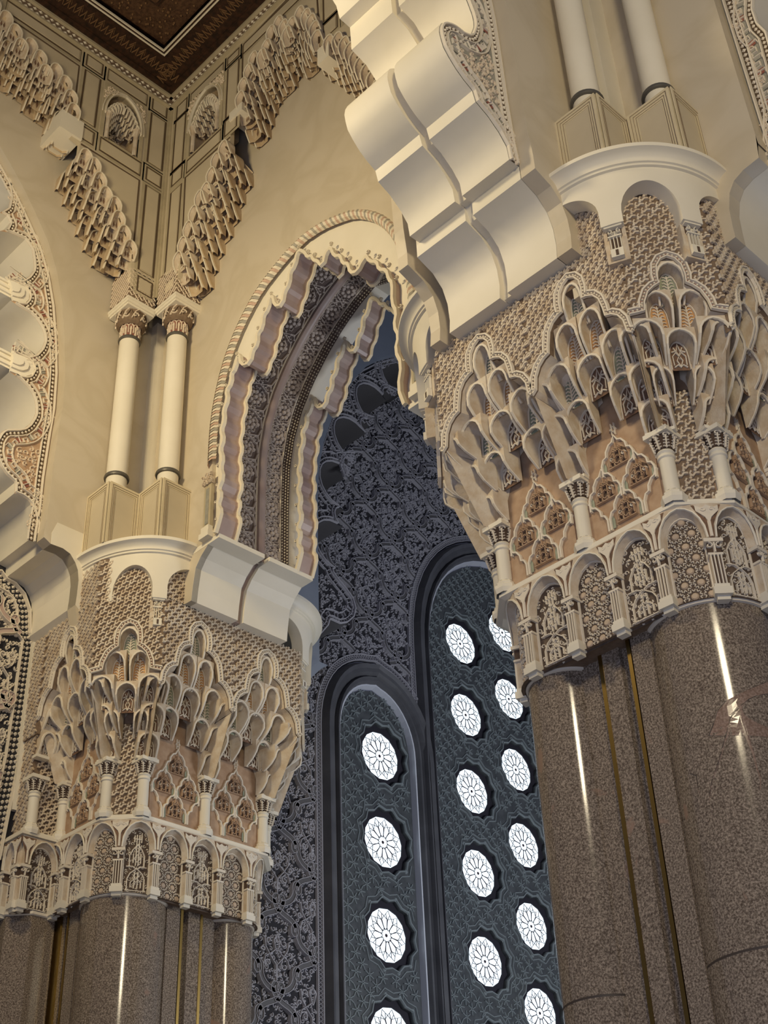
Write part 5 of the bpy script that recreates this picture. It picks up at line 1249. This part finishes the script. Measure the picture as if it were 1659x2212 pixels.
# union of the three openings as one notch in the wall plate
p1 = arched(*W1); p2 = arched(*W2); p3 = arched(*W3)
xi = W2[0]-W2[1]
left1 = [p for p in p1 if p[0] <= xi]; z_at = [p for p in p1 if p[0] > xi][0][1]
right3 = [p for p in p3 if p[0] >= 2*W2[0]-xi]
notch = left1+[(xi, left1[-1][1]-.12)]+[p for p in p2 if p[1] > left1[-1][1]]+[(2*W2[0]-xi, left1[-1][1]-.12)]+right3
wallp = [(15.5, -1.6)]+notch+[(41, -1.6), (41, 30), (15.5, 30)]
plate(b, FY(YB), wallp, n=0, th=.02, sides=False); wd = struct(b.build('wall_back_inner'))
def winframe(name, c, hw, zs, zt, rosettes, half_r, idx):
    root = group_root(name)
    layers = [(0, .0, 'shaded_stone'), (.22, .02, 'shaded_stone'), (.42, -.10, 'shaded_stone'), (.50, -.22, 'shaded_stone'), (.60, -.30, 'shaded_stone')]
    ks = [0, .20, .40, .46, .58, .66]; ns = [-.02, .16, .04, .12, .02, -.15]
    for j in range(5):
        A = arched(c, hw-ks[j], zs, zt-ks[j]*1.05); B_ = arched(c, hw-ks[j+1], zs, zt-ks[j+1]*1.05)
        b = MB(); b.mat('lit_jamb_stone' if j == 4 else 'shaded_stone'); F = FY(YB)
        for i in range(len(A)-1):
            n0, n1 = ns[j], ns[j+1]
            v = [b.add(F(A[i][0], A[i][1], n0)), b.add(F(A[i+1][0], A[i+1][1], n0)), b.add(F(A[i+1][0]*.5+B_[i+1][0]*.5, A[i+1][1]*.5+B_[i+1][1]*.5, max(n0, n1)+(.05 if j in (0, 2) else 0))), b.add(F(A[i][0]*.5+B_[i][0]*.5, A[i][1]*.5+B_[i][1]*.5, max(n0, n1)+(.05 if j in (0, 2) else 0))), b.add(F(B_[i+1][0], B_[i+1][1], n1)), b.add(F(B_[i][0], B_[i][1], n1))]
            b.face(v[0], v[1], v[2], v[3]); b.face(v[3], v[2], v[4], v[5])
        if j == 0:
            b.mat('grey_base')
            for s in (-1, 1):
                for zz in (2.5, 5.2, 7.9, 10.7, 13.4): box(b, F, c+s*(hw-.12)-.13, c+s*(hw-.12)+.13, zz, zz+.015, 0, .032)
        b.build('frame_moulding', parent=root, smooth=True)
    # pierced panel
    YP = YB+.14; F = FY(YP); pw = hw-.66; pan = arched(c, pw, zs, zt-.72)
    holes = []; stars = []
    for (u, z) in rosettes:
        st_ = []
        for k in range(24):
            a = 2*PI*k/24; r = half_r*(1.18 if k % 2 == 0 else 1.32); st_.append((u+r*math.cos(a), z+r*math.sin(a)))
        if inside((u, z+half_r*1.2), pan): holes.append(st_); stars.append((u, z, st_))
        else: stars.append((u, z, st_))
    b = MB(); b.mat('lattice_stone'); plate(b, F, pan, holes, n=0, th=.10); b.build('pierced_panel', parent=root)
    b = MB(); b.mat('lattice_line')
    for u, z, st_ in stars:
        ribbon(b, F, offs(st_, -.04, True), .05, .04, 0, True); st2 = [(u+(p[0]-u)*1.22, z+(p[1]-z)*1.22) for p in st_]
        st2 = st2[1:]+st2[:1]
        for i in range(24):
            p, q = st2[i], st2[(i+1) % 24]
            if inside(p, pan) and inside(q, pan): ribbon(b, F, [p, q], .035, .03)
        for k in range(12):
            a = 2*PI*(k+.5)/12; r = half_r*1.40; p = (u+r*math.cos(a), z+r*math.sin(a))
            if inside((u+r*1.1*math.cos(a), z+r*1.1*math.sin(a)), pan): bead(b, F, p[0], p[1], .06, .02, 0, 6)
    # interlace between rosettes
    u0, u1, z0, z1 = c-pw, c+pw, -1, zt-.8
    for i in range(90):
        z = 5.0+i*.21
        for s in range(-9, 10):
            u = c+s*.42+(.21 if i % 2 else 0); p = (u, z)
            if inside(p, pan) and all(math.hypot(u-a, z-d) > half_r*1.62 for a, d, _ in stars):
                for a in (0, 60, 120):
                    t = math.radians(a+(30 if s % 2 else 0)); ribbon(b, F, [(u-.15*math.cos(t), z-.15*math.sin(t)), (u+.15*math.cos(t), z+.15*math.sin(t))], .034, .035)
    b.build('interlace', parent=root)
    for u, z, st_ in stars:
        if z+half_r < 4: continue
        o = bpy.data.objects.new('rosette', None); C.objects.link(o); o.parent = root; o.location = (u, YP, z)
        b = MB(); b.mat('lattice_hole'); rim = [(u+half_r*1.36*math.cos(2*PI*k/24), z+half_r*1.36*math.sin(2*PI*k/24)) for k in range(24)]; pol = [(u+half_r*math.cos(2*PI*(k+.25)/14), z+half_r*math.sin(2*PI*(k+.25)/14)) for k in range(14)]
        plate(b, F, rim, [pol], n=-.10, th=.03); b.build('surround', parent=o)
        b = MB(); b.mat('glass_pane'); plate(b, F, pol, n=-.13, th=.01); b.build('pane', parent=o)
        b = MB(); b.mat('leading'); n12 = 12; rr = half_r
        for k in range(n12):
            a = 2*PI*k/n12+.13; P = lambda r, d: (u+rr*r*math.cos(a+d), z+rr*r*math.sin(a+d)); h = PI/n12
            ribbon(b, F, [P(.22, -h), P(.36, -h*.96), P(.60, -h*.90), P(.72, 0), P(.60, h*.90), P(.36, h*.96), P(.22, h)], .016, .012, -.128)
            ribbon(b, F, [P(.20, 0), P(.30, -h), ], .012, .012, -.128); ribbon(b, F, [P(.20, 0), P(.30, h)], .012, .012, -.128)
            ribbon(b, F, [P(.60, h*.9), P(.80, h*.5), P(.95, h), P(.80, h*1.5), P(.60, h*1.1)], .014, .012, -.128)
            ribbon(b, F, [P(.80, -h*.5), P(.72, 0), P(.80, h*.5)], .012, .012, -.128)
        bead(b, F, u, z, rr*.07, .015, -.128, 8); b.build('leading', parent=o)
    return root
s_ = (YB+.46)/YB
d1 = my(YB+.26, [(820, 1633), (827, 1821), (836, 2021)]); x1 = sum(p[0] for p in d1)/3
r1_ = [(x1, 7.85*s_*1.0-.05+.0)]+[]; dz = (d1[0][1]-d1[2][1])/2
r1_ = [(x1, d1[0][1]-dz*k) for k in range(5)]
d2 = my(YB+.26, [(991, 1389), (1004, 1542), (1019, 1706), (1035, 1884), (1052, 2078)]); d3 = my(YB+.26, [(1080, 1364), (1095, 1507), (1114, 1663), (1133, 1831), (1153, 2012), (1172, 2190)])
x2 = sum(p[0] for p in d2)/5; x3 = sum(p[0] for p in d3)/6; dz2 = (d2[0][1]-d2[4][1])/4; dz3 = (d3[0][1]-d3[5][1])/5
r2_ = [(x2, d2[0][1]-dz2*k) for k in range(8)]+[(x3, d3[0][1]-dz3*k) for k in range(8)]
w1_ = winframe('window_1', *W1, r1_, .64, 1)
w2_ = winframe('window_2', *W2, r2_, .62, 2)
# beaded strip round the openings, raised on the wall
b = MB(); b.mat('shaded_relief'); F = FY(YB)
on = [p for p in notch if p[0] <= W2[0]+1.5]; on = [(p[0], p[1]) for p in on]
for d in (.05, .21): ribbon(b, F, offs(on, d), .035, .07)
for s in (-1, 1):
    ps = resample(offs(on, .13), .09); z_ = [(p[0]+0, p[1]) for p in ps]
    zz = [(lambda q, i: q)(p, i) for i, p in enumerate(ps)]
    o_a, o_b = offs(ps, .06*s), offs(ps, -.06*s); ribbon(b, F, [(o_a if i % 2 else o_b)[i] for i in range(len(ps))], .02, .05)
b.build('beaded_strip', parent=wd)
# interlaced leaf relief covering the wall
def sebka(F, poly, name, parent, px_=1.02, pz=1.88, ou=0, oz=0, m1='shaded_ribbon', m2='shaded_relief', sc_=1.0):
    u0, u1, z0, z1 = bounds(poly); br = MB(); br.mat(m1); bl = MB(); bl.mat(m2)
    def rib(pts):
        run = []
        for p in pts+[None]:
            if p is not None and inside(p, poly): run.append(p)
            else:
                if len(run) > 2:
                    br.mat(m1); ribbon(br, F, run, .13*sc_, .09, top=.8); bl.mat(m2); ribbon(bl, F, offs(run, .055*sc_), .022*sc_, .115); ribbon(bl, F, offs(run, -.055*sc_), .022*sc_, .115)
                run = []
    i = -1
    while u0+i*px_ < u1+px_:
        j = -1
        while z0+j*pz < z1+pz:
            u = u0+i*px_+ou; z = z0+j*pz+(pz/2 if i % 2 else 0)+oz
            if u0-px_ < u < u1+px_:
                for s in (-1, 1):
                    P = lambda a, c, s=s: (u+s*a*px_, z+c*pz)
                    rib(smooth_pts([P(0, -.02), P(.10, .06), P(.14, .12), P(.08, .17), P(.02, .13), P(.06, .08), P(.22, .10), P(.38, .16), P(.46, .25), P(.44, .34), P(.52, .38), P(.60, .33), P(.58, .26), P(.50, .27), P(.52, .36), P(.66, .42), P(.86, .46), P(1.0, .50)]))
                q = (u, z+pz*.5)
                for sx in (-1, 1):
                    for l in ([(0, -.33), (.02, -.12), (.16, -.04), (.30, .06), (.33, .16)], [(0, .06), (.14, .0), (.30, -.05), (.36, -.14)], [(0, .22), (.08, .15), (.04, .06), (0, .02)]):
                        pts = [(q[0]+sx*a*px_, q[1]+c*pz) for a, c in l]
                        if all(inside(p, poly) for p in pts): ribbon(bl, F, pts, .03*sc_, .07)
                    for a, c, r in ((.20, .14, .10), (.22, -.12, .11), (.0, -.22, .12), (.0, .16, .11), (.36, .02, .07)):
                        p = (q[0]+sx*a*px_, q[1]+c*pz)
                        if inside(p, poly): spiral(bl, F, p[0], p[1], r, sx, random.uniform(0, 6), .035*sc_, .06, 0, 8)
            j += 1
        i += 1
    scrolls(bl, F, poly, .17*sc_, .06*sc_, .026*sc_, .04)
    br.build(name, parent=parent, kind='stuff'); bl.build('leaf_relief', parent=parent, kind='stuff')
reg = [(16.9, 2.5)]+[(p[0], max(p[1], 2.5)) for p in offs(on, .26)]+[(30, 28), (17.5, 28), (16.9, 14)]
sebka(FY(YB), reg, 'interlaced_ribbons', wd)
INR = [(p[0]-.32, p[1]) for p in INF]; INR = [(9.0, INR[1][1]+.4)]+INR[1:13]+[(INR[12][0], 1.5), (9.0, 1.5)]
sebka(FY(RYB), INR, 'interlaced_ribbons', winf, .95, 1.7, m1='pink_marble', m2='carved')
# side pilaster of the left pier against the infill
# shell of the hall outside the picture, so that lamps bounce as in a closed room
b = MB(); b.mat('shaded_wall'); plate(b, lambda u, v, n: (u, v, 30+n), [(16.1, 5), (38, 5), (38, 24), (16.1, 24)], n=0, th=.2, back=True); struct(b.build('ceiling_side_bay'))
